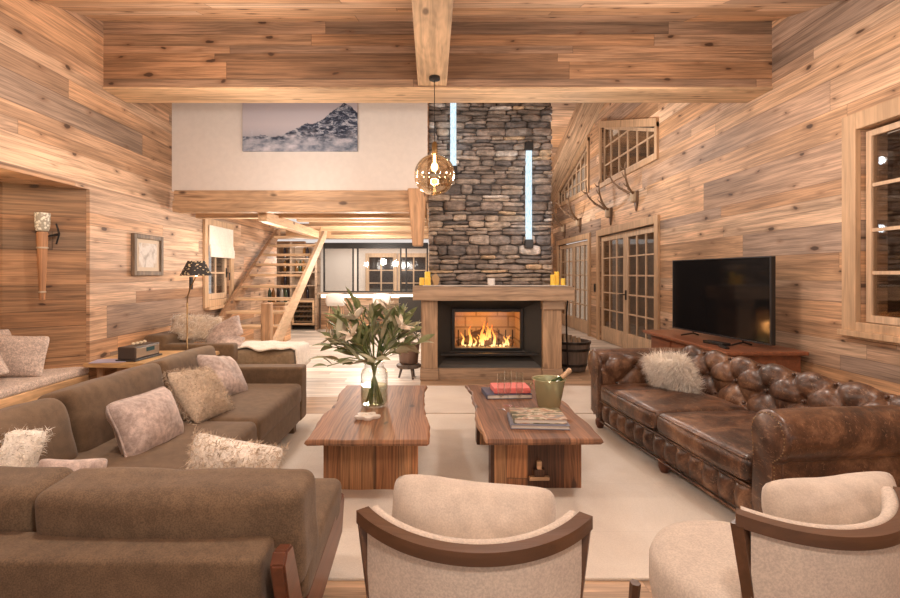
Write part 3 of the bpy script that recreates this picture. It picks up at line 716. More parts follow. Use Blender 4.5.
bm = B(); bbox(bm, -2.5, -.985, 6.59, 6.628, 3.02, 3.70, .003)
part('canvas', bm, mountain(), pic)
# ------------------------------------------------------------------ sectional sofa
m_brown = fabric('brown_velvet', (.135, .084, .045), (.16, .10, .056), .12, 260, 2.6, .85, .2, .12, .12)
m_brown2 = fabric('brown_weave', (.140, .090, .052), (.165, .107, .062), .1, 200, 3.0, .9, .35, .12, .26)
m_red = timber_mat('sofa_rosewood', 1, (.13, .042, .02), 4, .35, 0, contrast=.9)
sf = thing('sectional_sofa', 'large brown velvet L-shaped sectional sofa with its back to the camera', 'sofa', (-1.7, 2.4, 0))
def sb(name, x0, x1, y0, y1, z0, z1, r, mat=m_brown, puff=(0, 0, 0), wr=.004, rot=None, seed=0, par=None, n=8):
    bm = B(); c = ((x0+x1)/2, (y0+y1)/2, (z0+z1)/2); h = ((x1-x0)/2, (y1-y0)/2, (z1-z0)/2)
    M = Mx(c, *rot) if rot else Matrix.Translation(c)
    softbox(bm, (0, 0, 0), h, r, n, puff, wr, 4, seed, M)
    return part(name, bm, mat, par or sf, smooth=True)
sb('base', -2.2, -1.18, 1.62, 4.5, .08, .27, .02)
sb('base', -2.25, -.47, 1.62, 2.40, .10, .27, .02, seed=1)
sb('backrest_frame', -2.34, -2.12, 1.5, 4.66, .08, .56, .03)
sb('backrest_frame', -2.34, -.51, 1.475, 1.66, .09, .553, .022, m_brown2)
sb('armrest', -2.34, -1.165, 4.47, 4.66, .08, .565, .025, seed=3)
for k, (a, b) in enumerate(((3.62, 4.48), (2.70, 3.60))):
    sb('backrest_cushion', -2.13, -1.90, a, b, .36, .755, .045, puff=(.03, .0, .008), wr=.010, rot=(0, -12, 0), seed=4+k, n=12)
sb('backrest_cushion', -2.13, -1.90, 1.93, 2.68, .36, .745, .07, puff=(.035, 0, .01), wr=.014, rot=(0, -12, 0), seed=7, n=12)
sb('seat_cushion', -1.98, -1.155, 3.335, 4.46, .25, .43, .045, puff=(.0, .0, .015), wr=.006, seed=8)
sb('seat_cushion', -1.98, -1.155, 2.36, 3.325, .25, .43, .045, puff=(0, 0, .015), wr=.006, seed=9)
sb('seat_cushion', -1.98, -.43, 1.72, 2.42, .25, .425, .04, m_brown2, puff=(0, 0, .01), wr=.005, seed=10)
sb('backrest_cushion', -1.31, -.42, 1.63, 1.86, .36, .69, .045, m_brown2, puff=(.0, .03, .006), wr=.012, rot=(4, 0, 0), seed=11, n=18)
sb('backrest_cushion', -2.2, -1.32, 1.66, 1.89, .36, .685, .05, m_brown2, puff=(.0, .03, .006), wr=.014, rot=(4, 0, 0), seed=12, n=16)
bm = B(); prism(bm, [(1.46, .545), (1.49, .575), (1.55, .565), (1.68, .27), (2.44, .335), (2.46, .30), (2.40, .16), (1.70, .10), (1.60, .12)], 0, -.475, -.43)
bmesh.ops.bevel(bm, geom=bm.edges[:], offset=.006, segments=2, affect='EDGES'); part('side_panel', bm, m_red, sf, label='reddish wooden side panel')
for (x, y) in ((-1.24, 4.38), (-2.2, 4.5), (-1.24, 2.6), (-.6, 1.56), (-.6, 2.3), (-2.2, 1.6)):
    bm = B(); bbox(bm, x-.04, x+.04, y-.04, y+.04, 0, .11, .006); part('leg', bm, m_brown if x > -1.3 and y > 2.5 else m_black, sf)

# ------------------------------------------------------------------ scatter cushions
m_pinkv = fabric('mauve_velvet', (.44, .34, .30), (.58, .47, .42), .3, 200, 5, .7, .3, .22)
m_fur = fabric('beige_fur', (.60, .48, .36), (.70, .58, .45), .2, 120, 8, .95, .2, .1)
m_cream = fabric('cream_linen', (.53, .45, .38), (.58, .50, .42), .15, 220, 3, .9, .2, .06, .1)
m_ivory = fabric('ivory_fur', (.86, .79, .70), (.90, .85, .77), .3, 120, 10, .95, .3, .08)
m_boucle = fabric('speckled_boucle', (.55, .44, .39), (.76, .67, .60), .1, 70, 40, .95, .5, .16, .22)
def cushion(label, w, h, t, M, mat, seed=0, fr=None, pipe=None, group=None, wr=.012, cat='cushion', name='scatter_cushion', pinch=.09):
    loc = M.translation.copy()
    e = thing(name, label, cat, loc, 0, group)
    bm = B(); pillow(bm, w, h, t, M, wr, seed, pinch=pinch); part('cover', bm, mat, e, smooth=True)
    if fr:
        bm = B(); fur(bm, w, h, t, M, fr[0], fr[1], fr[2], seed, fr[3] if len(fr) > 3 else .5, fr[4] if len(fr) > 4 else .5, 0); o = part('fur', bm, fr[-1] if not isinstance(fr[-1], (int, float)) else mat, e); o['kind'] = 'stuff'
    if pipe: bm = B(); piping(bm, w, h, M, .006, seed, wr=wr, pinch=pinch); part('piping', bm, pipe, e, smooth=True)
    return e
cushion('pink-mauve crushed velvet cushion nearest the camera of the three on the left sofa', .50, .36, .22, Mx((-1.62, 2.86, .55), -24, 0, 82), m_pinkv, 1, pipe=m_pinkv)
cushion('shaggy beige fur cushion between two mauve velvet ones on the left sofa', .44, .42, .19, Mx((-1.59, 3.44, .575), -38, 6, 78), m_fur, 2, (5200, .035, .0035, .4, .6, m_fur))
cushion('mauve velvet cushion farthest along the left sofa, behind the fur one', .44, .40, .19, Mx((-1.68, 4.02, .585), -36, 12, 74), m_pinkv, 3)
cushion('ivory cushion with tan fur stripe leaning behind the near sofa backrest', .40, .32, .19, Mx((-.84, 2.08, .555), -22, 12, 6), m_ivory, 4, (4200, .03, .004, .4, .7, m_fur))
cushion('cream and beige fur cushion at the far left edge in the sofa corner', .44, .40, .20, Mx((-1.98, 2.18, .53), -20, 10, 25), m_ivory, 5, (4200, .035, .004, .4, .6, m_ivory))
cushion('small pale cushion whose tip just shows above the sofa back at left', .26, .24, .10, Mx((-1.50, 2.06, .52), -25, 10, 30), m_pinkv, 6)

# ------------------------------------------------------------------ niche bench
bench = thing('alcove_bench', 'built-in pale wood bench in the left alcove', 'bench', (-3.7, 3.4, 0))
bm = B(); bbox(bm, -4.0, -3.43, 1.9, 5.0, 0, .40, .01); part('base', bm, timber_mat('bench_wood', 1, (.62, .40, .22), 3), bench)
bm = B(); softbox(bm, (-3.72, 3.5, .435), (.29, 1.52, .04), .03, 14, (0, 0, .004), .004, 4, 2)
solo('bench_pad', bm, m_boucle, 'speckled pinkish seat pad along the alcove bench', 'seat pad', smooth=True)
cushion('speckled boucle cushion standing in the alcove under the wall torch', .46, .40, .15, Mx((-3.72, 4.50, .66), -14, 4, 14), m_boucle, 7, wr=.008)
cushion('speckled boucle cushion cut by the left picture edge in the alcove', .45, .40, .14, Mx((-3.78, 4.10, .64), -60, -8, 50), m_boucle, 8, wr=.008)
cushion('speckled boucle cushion upright against the alcove end at the picture edge', .42, .42, .14, Mx((-3.99, 4.52, .70), -8, 4, 80), m_boucle, 9, wr=.008)
# wall torch
tc = thing('torch_lamp', 'tapered wooden wall torch with a frosted mosaic glass cup in the alcove', 'wall lamp', (-3.62, 4.84, 1.25))
TM = Mx((-3.66, 4.80, 0))
bm = B(); lathe(bm, [(0, 1.20), (.022, 1.205), (.026, 1.30), (.044, 1.75), (.047, 1.83), (.042, 1.85), (0, 1.85)], (-3.71, 4.76, -.05), 18); part('handle', bm, timber_mat('torch_wood', 2, (.50, .26, .13), 2, knots=0), tc, smooth=True, angle=40)
for z in (1.70, 1.28): 
    bm = B(); lathe(bm, [(.046 if z > 1.5 else .028, z-.008), (.049 if z > 1.5 else .031, z), (.046 if z > 1.5 else .028, z+.008)], (-3.71, 4.76, -.05), 18); part('ring', bm, plain('torch_band', (.55, .45, .33), .5), tc, smooth=True)
n = NT('mosaic_glass'); vo = n.n('ShaderNodeTexVoronoi', {'Vector': n.obj(), 'Scale': 42.0})
c = n.mix(n.rng(vo.outputs['Distance'], .35, .6), (.82, .76, .64), (.32, .28, .22))
n.bsdf(c, .25, Emission_Color=(1, .8, .5, 1), Emission_Strength=.12)
bm = B(); lathe(bm, [(0, 1.86), (.05, 1.86), (.06, 1.9), (.064, 2.03), (.058, 2.03), (.05, 1.9), (0, 1.89)], (-3.71, 4.76, -.05), 22); part('glass_cup', bm, n.m, tc, smooth=True, angle=40)
bm = B(); tube(bm, [(-3.71, 4.76, 1.75), (-3.64, 4.80, 1.77), (-3.66, 4.90, 1.79)], .012, 6); tube(bm, [(-3.66, 4.87, 1.69), (-3.63, 4.87, 1.79), (-3.66, 4.87, 1.89)], .008, 6); part('bracket', bm, m_black, tc)
# picture frame
def frame_pic(y0, y1, z0, z1):
    t = thing('picture_frame', 'weathered grey-brown wooden picture frame with pale abstract print on the left wall', 'picture', (XL+.02, (y0+y1)/2, z0))
    w = .055
    bm = B()
    for (a, b, c, d) in ((y0, y0+w, z0, z1), (y1-w, y1, z0, z1), (y0+w, y1-w, z1-w, z1), (y0+w, y1-w, z0, z0+w)): bbox(bm, XL+.005, XL+.05, a, b, c, d, .008)
    part('frame', bm, timber_mat('grey_frame', 2, (.22, .16, .11), 6, knots=0), t)
    bm = B(); box(bm, XL+.01, XL+.022, y0+w, y1-w, z0+w, z1-w); part('mount', bm, plain('mount_tan', (.68, .56, .43), .8), t)
    nn = NT('pale_print'); nz_ = nn.noise(nn.obj(), 6.0, 4, .6, .6)
    mm = nn.bsdf(nn.ramp(nz_, [(.35, (.45, .40, .36)), (.5, (.75, .70, .65)), (.65, (.55, .45, .36))]), .7)
    bm = B(); m = .065; box(bm, XL+.022, XL+.026, y0+w+m, y1-w-m, z0+w+m*.7, z1-w-m*.7); part('print', bm, mm, t)
frame_pic(5.72, 6.34, 1.38, 1.87)
# side table and radio, brochure
tb = thing('side_table', 'low light wood live-edge side table behind the left sofa', 'side table', (-2.85, 5.2, 0))
bm = B(); pts = [(-3.40, 4.86), (-3.1, 4.84), (-2.7, 4.88), (-2.42, 4.86), (-2.36, 5.1), (-2.42, 5.4), (-2.40, 5.66), (-2.8, 5.7), (-3.2, 5.66), (-3.42, 5.68)]
prism(bm, pts, 2, .49, .53); bmesh.ops.bevel(bm, geom=bm.edges[:], offset=.008, segments=2, affect='EDGES'); part('tabletop', bm, timber_mat('golden_pine', 0, (.66, .42, .20), 9, .4, knots=.5), tb)
for (x, y) in ((-3.3, 4.98), (-2.52, 4.98), (-3.3, 5.56), (-2.52, 5.56)):
    bm = B(); tube(bm, [(x, y, .49), (x, y, .25), (x, y, 0)], [.035, .028, .03], 8); part('leg', bm, TZ, tb, smooth=True)
rd = thing('table_radio', 'dark wooden table radio with silver front on the side table', 'radio', (-3.02, 5.16, .532), R(86))
def L(name, fn, mat, par, **k): 
    bm = B(); fn(bm); return part(name, bm, mat, par, local=True, **k)
L('case', lambda b: bbox(b, -.20, .20, -.09, .09, .015, .14, .008), plain('dark_case', (.06, .045, .04), .35), rd)
L('front_panel', lambda b: bbox(b, -.185, .185, -.096, -.088, .03, .125, .003), plain('silver_grille', (.34, .28, .23), .35, .6), rd)
L('display', lambda b: bbox(b, -.03, .10, -.10, -.094, .075, .115, .002), emis('radio_display', (.25, .35, .30), .25), rd)
L('plinth', lambda b: bbox(b, -.22, .22, -.11, .10, 0, .016, .004), plain('radio_base', (.03, .03, .035), .3), rd)
for i in range(4):
    bm = B(); ball(bm, (-3.03+.004*i, 5.07+.06*i, .692), .020, 8, (1, 1, .8)); solo('dried_bud', bm, plain('pale_bud', (.70, .58, .42), .8), 'small pale bud in a row on top of the radio', 'decoration', 'pale buds on the radio', True)
bm = B(); bbox(bm, -.16, .16, -.11, .11, 0, .006, .002, M=Mx((-3.20, 4.99, .532), 0, 0, 14)); solo('brochure', bm, plain('blue_grey_paper', (.42, .42, .62), .4), 'blue-grey brochure lying on the side table before the radio', 'brochure')
# floor lamp
fl = thing('floor_lamp', 'slim brass reading lamp with patterned black cone shade', 'floor lamp', (-2.60, 5.25, 0))
m_brass = plain('aged_brass', (.30, .20, .10), .3, .9)
fl.location = (-2.33, 4.76, 0)
bx, by = -2.33, 4.76
bm = B(); tube(bm, [(bx, by, .02), (bx, by, 1.12)], .008, 8); tube(bm, [(bx, by, 1.08), (bx+.0, by, 1.17), (bx+.03, by+.0, 1.27), (bx+.065, by, 1.34), (bx+.085, by, 1.38)], .006, 8); part('pole', bm, m_brass, fl, smooth=True)
bm = B(); lathe(bm, [(0, 0), (.13, 0), (.13, .012), (.02, .024), (0, .024)], (bx, by, 0), 24); part('base', bm, m_brass, fl, smooth=True, angle=40)
n = NT('leafy_shade'); o = n.obj(); vo = n.n('ShaderNodeTexVoronoi', {'Vector': n.n('ShaderNodeMapping', {'Vector': o, 'Scale': (30, 30, 60)}).outputs[0], 'Scale': 1.0})
n.bsdf(n.mix(n.rng(vo.outputs['Distance'], .30, .36), (.55, .42, .24), (.018, .014, .012)), .7)
bm = B(); cx = bx+.085; lathe(bm, [(.075, 1.525), (.142, 1.385), (.139, 1.385), (.072, 1.525)], (cx, by, 0), 28); part('lamp_shade', bm, n.m, fl, smooth=True, angle=60)
bm = B(); ball(bm, (cx, by, 1.42), .028, 10); tube(bm, [(cx, by, 1.38), (cx, by, 1.50)], .009, 6); part('bulb', bm, emis('lamp_bulb', (1, .75, .42), 20), fl, smooth=True)

# ------------------------------------------------------------------ far daybed sofa
fs = thing('daybed_sofa', 'brown daybed sofa by the stairs draped with throws', 'sofa', (-2.5, 6.4, 0))
m_olive = fabric('olive_brown', (.24, .17, .10), (.28, .20, .13), .4, 300, 3, .85, .2, .12)
sb('base', -3.35, -1.72, 5.95, 6.58, .1, .30, .04, m_olive, par=fs)
sb('mattress', -3.1, -1.66, 6.0, 6.58, .28, .475, .06, m_olive, (0, 0, .02), .01, par=fs, seed=2)
sb('armrest', -3.38, -2.33, 5.86, 6.02, .1, .575, .03, m_brown, par=fs, seed=3)
sb('backrest', -3.40, -3.12, 5.86, 6.6, .1, .68, .06, m_brown, par=fs, seed=4)
for x in (-3.3, -1.8):
    for y in (5.98, 6.5): bm = B(); bbox(bm, x-.03, x+.03, y-.03, y+.03, 0, .11, .005); part('leg', bm, m_black, fs)
bm = B(); V = {}
for i in range(36):
    for j in range(26):
        x = -2.42+.86*i/35; y = 5.97+.60*j/25+.06*sin(i*.25)
        zt = .52+noise.noise(Vector((x*6, y*5, 0)))*.03
        ex = max(0, x+1.70); z = zt-(ex*2.2)**1.0*.9
        x2 = min(x, -1.70+ex*.3)+noise.noise(Vector((x*4, y*4, 5)))*.01+ (0.0 if ex <= 0 else .06)
        V[i, j] = bm.verts.new((x2, y, z))
for i in range(35):
    for j in range(25): face(bm, [V[i, j], V[i+1, j], V[i+1, j+1], V[i, j+1]])
o = solo('fur_throw', bm, m_ivory, 'white woolly throw draped over the end of the daybed', 'throw', smooth=True)
md = o.modifiers.new('s', 'SOLIDIFY'); md.thickness = .02
cushion('rumpled cream fur throw pillow at the head of the daybed', .62, .36, .26, Mx((-2.98, 6.30, .72), -35, 4, 12), m_fur, 12, (2600, .05, .005, .5, .8, m_ivory), wr=.06)
cushion('dusky pink cushion on the daybed beside the cream fur', .50, .34, .16, Mx((-2.62, 6.28, .67), -38, -24, 10), m_pinkv, 13)
cushion('small mauve cushion lying at the front of the daybed', .34, .24, .12, Mx((-2.48, 6.12, .57), -60, 6, 0), m_pinkv, 14)

# ------------------------------------------------------------------ rugs
m_rug = NT('pale_rug'); o = m_rug.obj(); a = m_rug.noise(o, 1.6, 5, .6, .6); b = m_rug.noise(o, 160, 2)
ln = m_rug.rng(m_rug.m_('ABSOLUTE', m_rug.m_('SUBTRACT', m_rug.m_('FRACT', m_rug.m_('DIVIDE', m_rug.dot(o, (0, 1, 0)), .62)), .5)), .0, .006, .9, 1)
ln2 = m_rug.rng(m_rug.m_('ABSOLUTE', m_rug.m_('SUBTRACT', m_rug.m_('FRACT', m_rug.m_('DIVIDE', m_rug.dot(o, (1, 0, 0)), .8)), .5)), .0, .005, .93, 1)
m_rug = m_rug.bsdf(m_rug.mul(m_rug.ramp(a, [(.3, (.62, .55, .48)), (.5, (.71, .65, .57)), (.7, (.78, .73, .66))]), m_rug.m_('MULTIPLY', m_rug.m_('MULTIPLY', ln, ln2), m_rug.rng(b, .3, .7, .93, 1.05))), .85, b, .3, .004, Sheen_Weight=.3)
bm = B(); bbox(bm, -1.9, 2.45, 2.28, 4.96, 0.0, .014, .004); solo('area_rug', bm, m_rug, 'large pale hide rug under the coffee tables', 'rug')
bm = B(); bbox(bm, -.15, 2.3, 5.0, 6.22, 0.0, .012, .004); solo('hearth_rug', bm, m_rug, 'pale rug between the coffee tables and the fireplace', 'rug')

# ------------------------------------------------------------------ coffee tables
def slab_mat(name, seed, dk=1.0):
    return plank_mat(name, (0, 1, 0), (1, 0, 0), W=.19, L=9, seed=seed, rough=.55, vary=.2, groove=.35, knots=.9, bstr=.3, grain=1.8,
        pal=[(.32*dk, .155*dk, .075*dk), (.27*dk, .125*dk, .06*dk), (.36*dk, .18*dk, .085*dk), (.24*dk, .11*dk, .055*dk)])
def legm(name, seed, dk):
    return plank_mat(name, (0, 0, 1), (1, 0, 0), W=.13, L=9, seed=seed, rough=.5, groove=.9, knots=.9, grain=2.2, pal=[(.44, .20, .085), (.34, .145, .06), (.50, .26, .12), (.20*dk, .08*dk, .035*dk)])
def coffee(label, name, x, y, rz, w, l, mt, ml, seed, notch=False):
    t = thing('coffee_table', label, 'coffee table', (x, y, 0), R(rz))
    N = 40; pts = []
    for i in range(N+1):
        q = -l/2+l*i/N; pts.append((w/2+nz((q, seed, 0), 2.2)*.05+nz((q, seed, 3), 8)*.012, q))
    for i in range(1, 12): q = w/2-w*i/12; pts.append((q, l/2+nz((q, seed, 8), 6)*.012))
    for i in range(N, -1, -1):
        q = -l/2+l*i/N; pts.append((-w/2+nz((q, seed+4, 0), 2.2)*.05+nz((q, seed, 6), 8)*.012, q))
    for i in range(11, 0, -1): q = w/2-w*i/12; pts.append((q, -l/2+nz((q, seed, 9), 6)*.016))
    bm = B(); n_ = len(pts); rings = []
    for (z, s) in ((.378, .03), (.383, .012), (.400, .0), (.415, .006), (.42, .012)):
        rings.append([bm.verts.new((p[0]*(1-s/w*2)+nz((p[0], p[1], z*30), 7)*.006, p[1]*(1-s/l*2), z)) for p in pts])
    for a, b in zip(rings, rings[1:]):
        for j in range(n_): face(bm, [a[j], a[(j+1) % n_], b[(j+1) % n_], b[j]])
    face(bm, rings[0][::-1]); face(bm, rings[-1])
    part('tabletop', bm, mt, t, local=True)
    lw = w*.83
    for s in (-1, 1):
        y0 = s*(l/2-.32); bm = B(); K = 30; f_, b_ = [], []
        for (yy, arr) in ((y0-.05, f_), (y0+.05, b_)):
            for i in range(K+1):
                q = -lw/2+lw*i/K
                arr.append((bm.verts.new((q+(nz((1, seed, s), 3)*.01 if i in (0, K) else 0), yy+nz((q, seed, s), 7)*.012, .0+max(0, nz((q*1.0, seed+s, 2), 9)*.016))), bm.verts.new((q, yy+nz((q, seed, s+5), 7)*.012, .38))))
        for arr in (f_, b_):
            for a, b in zip(arr, arr[1:]): face(bm, [a[0], b[0], b[1], a[1]])
        for (i) in range(K): face(bm, [f_[i][0], f_[i+1][0], b_[i+1][0], b_[i][0]])
        for i in (0, K): face(bm, [f_[i][0], b_[i][0], b_[i][1], f_[i][1]])
        part('slab_leg', bm, ml, t, local=True)
    if notch:
        bm = B(); bbox(bm, -.02, .05, -l/2+.23, l/2-.23, .10, .15, .008); part('stretcher', bm, ml, t, local=True)
        bm = B(); bbox(bm, -.05, .08, -l/2+.235, -l/2+.262, .075, .10, .004); bbox(bm, -.0, .03, -l/2+.235, -l/2+.26, .14, .2, .004); part('wedge', bm, TX, t, local=True)
    return t
coffee('left brown live-edge coffee table carrying the vase of lilies', '', -.395, 3.68, 0, .73, 1.47, slab_mat('coffee_top_a', 2.2), legm('coffee_leg_a', 3, 1.3), 3)
coffee('right brown live-edge coffee table with books, flutes and ice bucket', '', .665, 3.70, 1.0, .71, 1.47, slab_mat('coffee_top_b', 7.7, .95), legm('coffee_leg_b', 9, .6), 9, True)

# ---- on the left table
vx, vy, TZ0 = -.43, 3.72, .421
vs = thing('glass_vase', 'clear glass jar vase of water on the left coffee table', 'vase', (vx, vy, TZ0))
bm = B(); lathe(bm, [(0, .0), (.085, .0), (.098, .012), (.10, .03), (.10, .24), (.09, .27), (.072, .285), (.072, .31), (.078, .318), (.074, .318), (.068, .31), (.068, .285), (.087, .265), (.096, .24), (.096, .03), (.08, .012), (0, .012)], (vx, vy, TZ0), 32)
part('glass', bm, m_clear, vs, smooth=True)
bm = B(); lathe(bm, [(0, .014), (.08, .014), (.0955, .03), (.0955, .155), (0, .155)], (vx, vy, TZ0), 32)
part('water', bm, glassy('vase_water', (.84, .87, .76), .04), vs, smooth=True, angle=40)
bq = thing('flower_bouquet', 'large bouquet of green leaves and cream lilies in the glass jar', 'flowers', (vx, vy, TZ0+.02))
def leafmat(nm, c1, c2):
    n = NT(nm); a = n.noise(n.obj(), 11.0, 3); return n.bsdf(n.mix(n.rng(a, .35, .65), c1, c2), .45, Subsurface_Weight=0.0)
m_leaf = leafmat('leaf_green', (.15, .19, .075), (.32, .35, .17)); m_leafy = leafmat('leaf_dusty', (.33, .33, .20), (.52, .49, .34)); m_stem = leafmat('stem_green', (.10, .16, .05), (.24, .28, .10)); m_petal = leafmat('lily_petal', (.74, .64, .50), (.84, .76, .64))
def blade(bm, p, d, L_, w, droop, r, cup=.25):
    d = Vector(d).normalized(); side = d.cross(Vector((0, 0, 1)))
    if side.length < .05: side = Vector((1, 0, 0))
    side = (Matrix.Rotation(r.uniform(-1.1, 1.1), 3, d) @ side.normalized()); nrm = side.cross(d)
    N = 7; q = Vector(p); rows = []
    for i in range(N+1):
        t = i/N; ww = w*.5*(sin(pi*min(1, t*.93+.04)))**.8*(1-.25*t); 
        if i == N: ww = .0008
        rows.append((bm.verts.new(q-side*ww+nrm*cup*ww), bm.verts.new(q), bm.verts.new(q+side*ww+nrm*cup*ww)))
        d = (d+Vector((0, 0, -droop/N))+nrm*.0).normalized(); q = q+d*L_/N
    for a, b in zip(rows, rows[1:]):
        face(bm, [a[0], a[1], b[1], b[0]]); face(bm, [a[1], a[2], b[2], b[1]])
r = random.Random(11); st_ = B(); lf = B(); lf2 = B(); flw = []
neck = Vector((vx, vy, TZ0+.30))
for k in range(46):
    a = r.uniform(0, 2*pi); sp = r.uniform(.04, 1.0)**.7
    tip = neck+Vector((cos(a)*.38*sp, sin(a)*.30*sp, .40-.30*sp**2.0+r.uniform(-.08, .06)))
    if k % 3 == 0: tip.x = neck.x+(1 if tip.x > neck.x else -1)*abs(tip.x-neck.x)*1.05
    base = Vector((vx-cos(a)*.05+r.uniform(-.02, .02), vy-sin(a)*.05, TZ0+.02))
    mid = neck+Vector((cos(a)*.02, sin(a)*.02, 0)); pts = []
    for i in range(9):
        t = i/8; pts.append(base*(1-t)**2*1+mid*2*t*(1-t)+tip*t*t)
    # keep inside the neck: two-piece path
    pts = [base.lerp(mid, i/4) for i in range(5)]+[mid.lerp(mid.lerp(tip, .5)+Vector((0, 0, .07)), 0.5), mid.lerp(tip, .6)+Vector((0, 0, .035)), tip]
    tube(st_, pts, .0042, 5)
    kind = k % 5
    nl = r.randint(4, 7)
    for j in range(nl):
        t = r.uniform(.3, 1.0) if j else 1.0
        p = mid.lerp(tip, t)+Vector((0, 0, .035*(1-t)*2*t))
        dirv = (tip-mid).normalized()*.8+Vector((r.gauss(0, .5), r.gauss(0, .5), r.uniform(-.1, .6)))
        blade(lf if kind in (0, 1, 2) else lf2, p, dirv, r.uniform(.11, .20), r.uniform(.036, .062), r.uniform(.1, .9), r)
    if k in (3, 9, 15, 21, 27, 33, 39, 44): flw.append((tip, (tip-mid).normalized()))
part('stems', st_, m_stem, bq, smooth=True)
o = part('foliage', lf, m_leaf, bq, smooth=True, label='dark green leaves'); o['kind'] = 'stuff'
o = part('foliage', lf2, m_leafy, bq, smooth=True, label='dusty grey-green leaves'); o['kind'] = 'stuff'
for k, (p, d) in enumerate(flw[:8]):
    bm = B(); p = p+Vector((.0, -.04, .02))
    up = Vector((0, 0, 1)); s1 = d.cross(up).normalized(); s2 = d.cross(s1)
    for i in range(6):
        a = i*pi/3; dr = (s1*cos(a)+s2*sin(a))*.85+d*.75; blade(bm, p, dr, .11, .045, .35, r, .3)
    part('lily_bloom', bm, m_petal, bq, smooth=True, label='open cream lily flower')
# little white stone dish
bm = B(); N = 40; c0 = Vector((-.44, 3.40, TZ0+.0))
rings = []
for (z, s) in ((0, .9), (.012, 1.0), (.022, .97), (.024, .45), (.014, .38)):
    rings.append([bm.verts.new(c0+Vector((cos(2*pi*i/N)*(.068+.014*cos(5*2*pi*i/N+.6))*s*1.15, sin(2*pi*i/N)*(.068+.014*cos(5*2*pi*i/N+.6))*s, z))) for i in range(N)])
for a, b in zip(rings, rings[1:]):
    for j in range(N): face(bm, [a[j], a[(j+1) % N], b[(j+1) % N], b[j]])
face(bm, rings[0][::-1]); face(bm, rings[-1])
solo('stone_dish', bm, plain('white_stone', (.74, .67, .60), .5), 'small lobed white stone dish in front of the vase', 'dish', smooth=True, angle=50)

# ---- on the right table
def book(label, M, w, d, h, cover, seed=0, grp=None, pages=(.78, .72, .64)):
    t = thing('book', label, 'book', M.translation, 0, grp)
    bm = B(); bbox(bm, -w/2, w/2, -d/2, d/2, h-.004, h, .001, M=M); bbox(bm, -w/2, w/2, -d/2, d/2, 0, .004, .001, M=M); bbox(bm, -w/2, -w/2+.004, -d/2, d/2, .003, h-.003, .001, M=M)
    part('cover', bm, cover, t)
    bm = B(); bbox(bm, -w/2+.004, w/2-.006, -d/2+.006, d/2-.006, .004, h-.004, .001, M=M); part('pages', bm, plain('paper', pages, .8), t)
n = NT('landscape_cover'); a = n.noise(n.n('ShaderNodeMapping', {'Vector': n.obj(), 'Scale': (1, 1.8, 1), 'Rotation': (0, 0, .5)}).outputs[0], 9.0, 4, .6, .5)
m_cov = n.bsdf(n.ramp(a, [(.38, (.05, .05, .025)), (.46, (.26, .22, .10)), (.51, (.66, .60, .52)), (.56, (.45, .24, .12)), (.66, (.16, .17, .18))]), .3)
book('large grey-blue book under the landscape book on the right table', Mx((.692, 3.29, TZ0), 0, 0, -4), .37, .29, .028, plain('grey_blue_cover', (.20, .21, .27), .5))
book('landscape-covered art book on top of the pile of two', Mx((.695, 3.305, TZ0+.029), 0, 0, -2), .34, .27, .030, m_cov)
book('dark blue book under the pink box at the far end of the right table', Mx((.60, 4.05, TZ0), 0, 0, 4), .36, .27, .035, plain('navy_cover', (.06, .07, .13), .5))
bm = B(); bbox(bm, -.145, .145, -.10, .10, 0, .045, .006, M=Mx((.63, 4.04, TZ0+.036), 0, 0, 3)); solo('pink_box', bm, plain('coral_pink', (.86, .20, .18), .5), 'bright coral pink box lying on the dark blue book', 'box')
def flute(x, y, label):
    t = thing('champagne_flute', label, 'glass', (x, y, TZ0), 0, None)
    L('glass', lambda b: lathe(b, [(0, 0), (.033, 0), (.034, .003), (.006, .008), (.0045, .05), (.006, .075), (.02, .10), (.028, .15), (.027, .26), (.0255, .26), (.026, .15), (.018, .105), (0, .085)], (0, 0, 0), 20), m_clear, t, smooth=True, angle=70)
    return t
flute(.50, 3.62, 'leftmost empty champagne flute on the right coffee table')
flute(.565, 3.72, 'middle champagne flute before the pink box')
flute(.64, 3.66, 'champagne flute nearest the green ice bucket')
ib = thing('ice_bucket', 'pale green tapered metal ice bucket on the right coffee table', 'ice bucket', (.865, 3.70, TZ0))
L('body', lambda b: lathe(b, [(0, 0), (.078, 0), (.082, .005), (.118, .20), (.124, .203), (.122, .209), (.113, .205), (.078, .012), (0, .01)], (0, 0, 0), 32), plain('green_enamel', (.50, .50, .30), .25, .5, Coat_Weight=.3), ib, smooth=True, angle=50)
L('ring_handle', lambda b: tube(b, [(-.118, 0, .17), (-.135, .0, .165), (-.14, 0, .14), (-.125, 0, .13)], .005, 6), plain('ring_metal', (.5, .45, .3), .3, .8), ib, smooth=True)
bt = thing('champagne_bottle', 'champagne bottle lying in the ice bucket with pale foil neck', 'bottle', (.865, 3.70, TZ0+.03))
BM = Mx((.83, 3.70, TZ0+.095), 0, 50, 8)
bm = B(); lathe(bm, [(0, 0), (.036, 0), (.04, .01), (.04, .09), (.03, .13), (.017, .17), (.0155, .21)], (0, 0, 0), 20, BM); part('bottle_body', bm, plain('green_bottle', (.03, .06, .02), .1), bt, smooth=True, angle=50)
bm = B(); lathe(bm, [(.0165, .165), (.0175, .2), (.0165, .235), (.02, .24), (.02, .262), (.014, .27), (0, .27)], (0, 0, 0), 20, BM); part('foil', bm, plain('tan_foil', (.62, .42, .26), .35, .3), bt, smooth=True, angle=50)
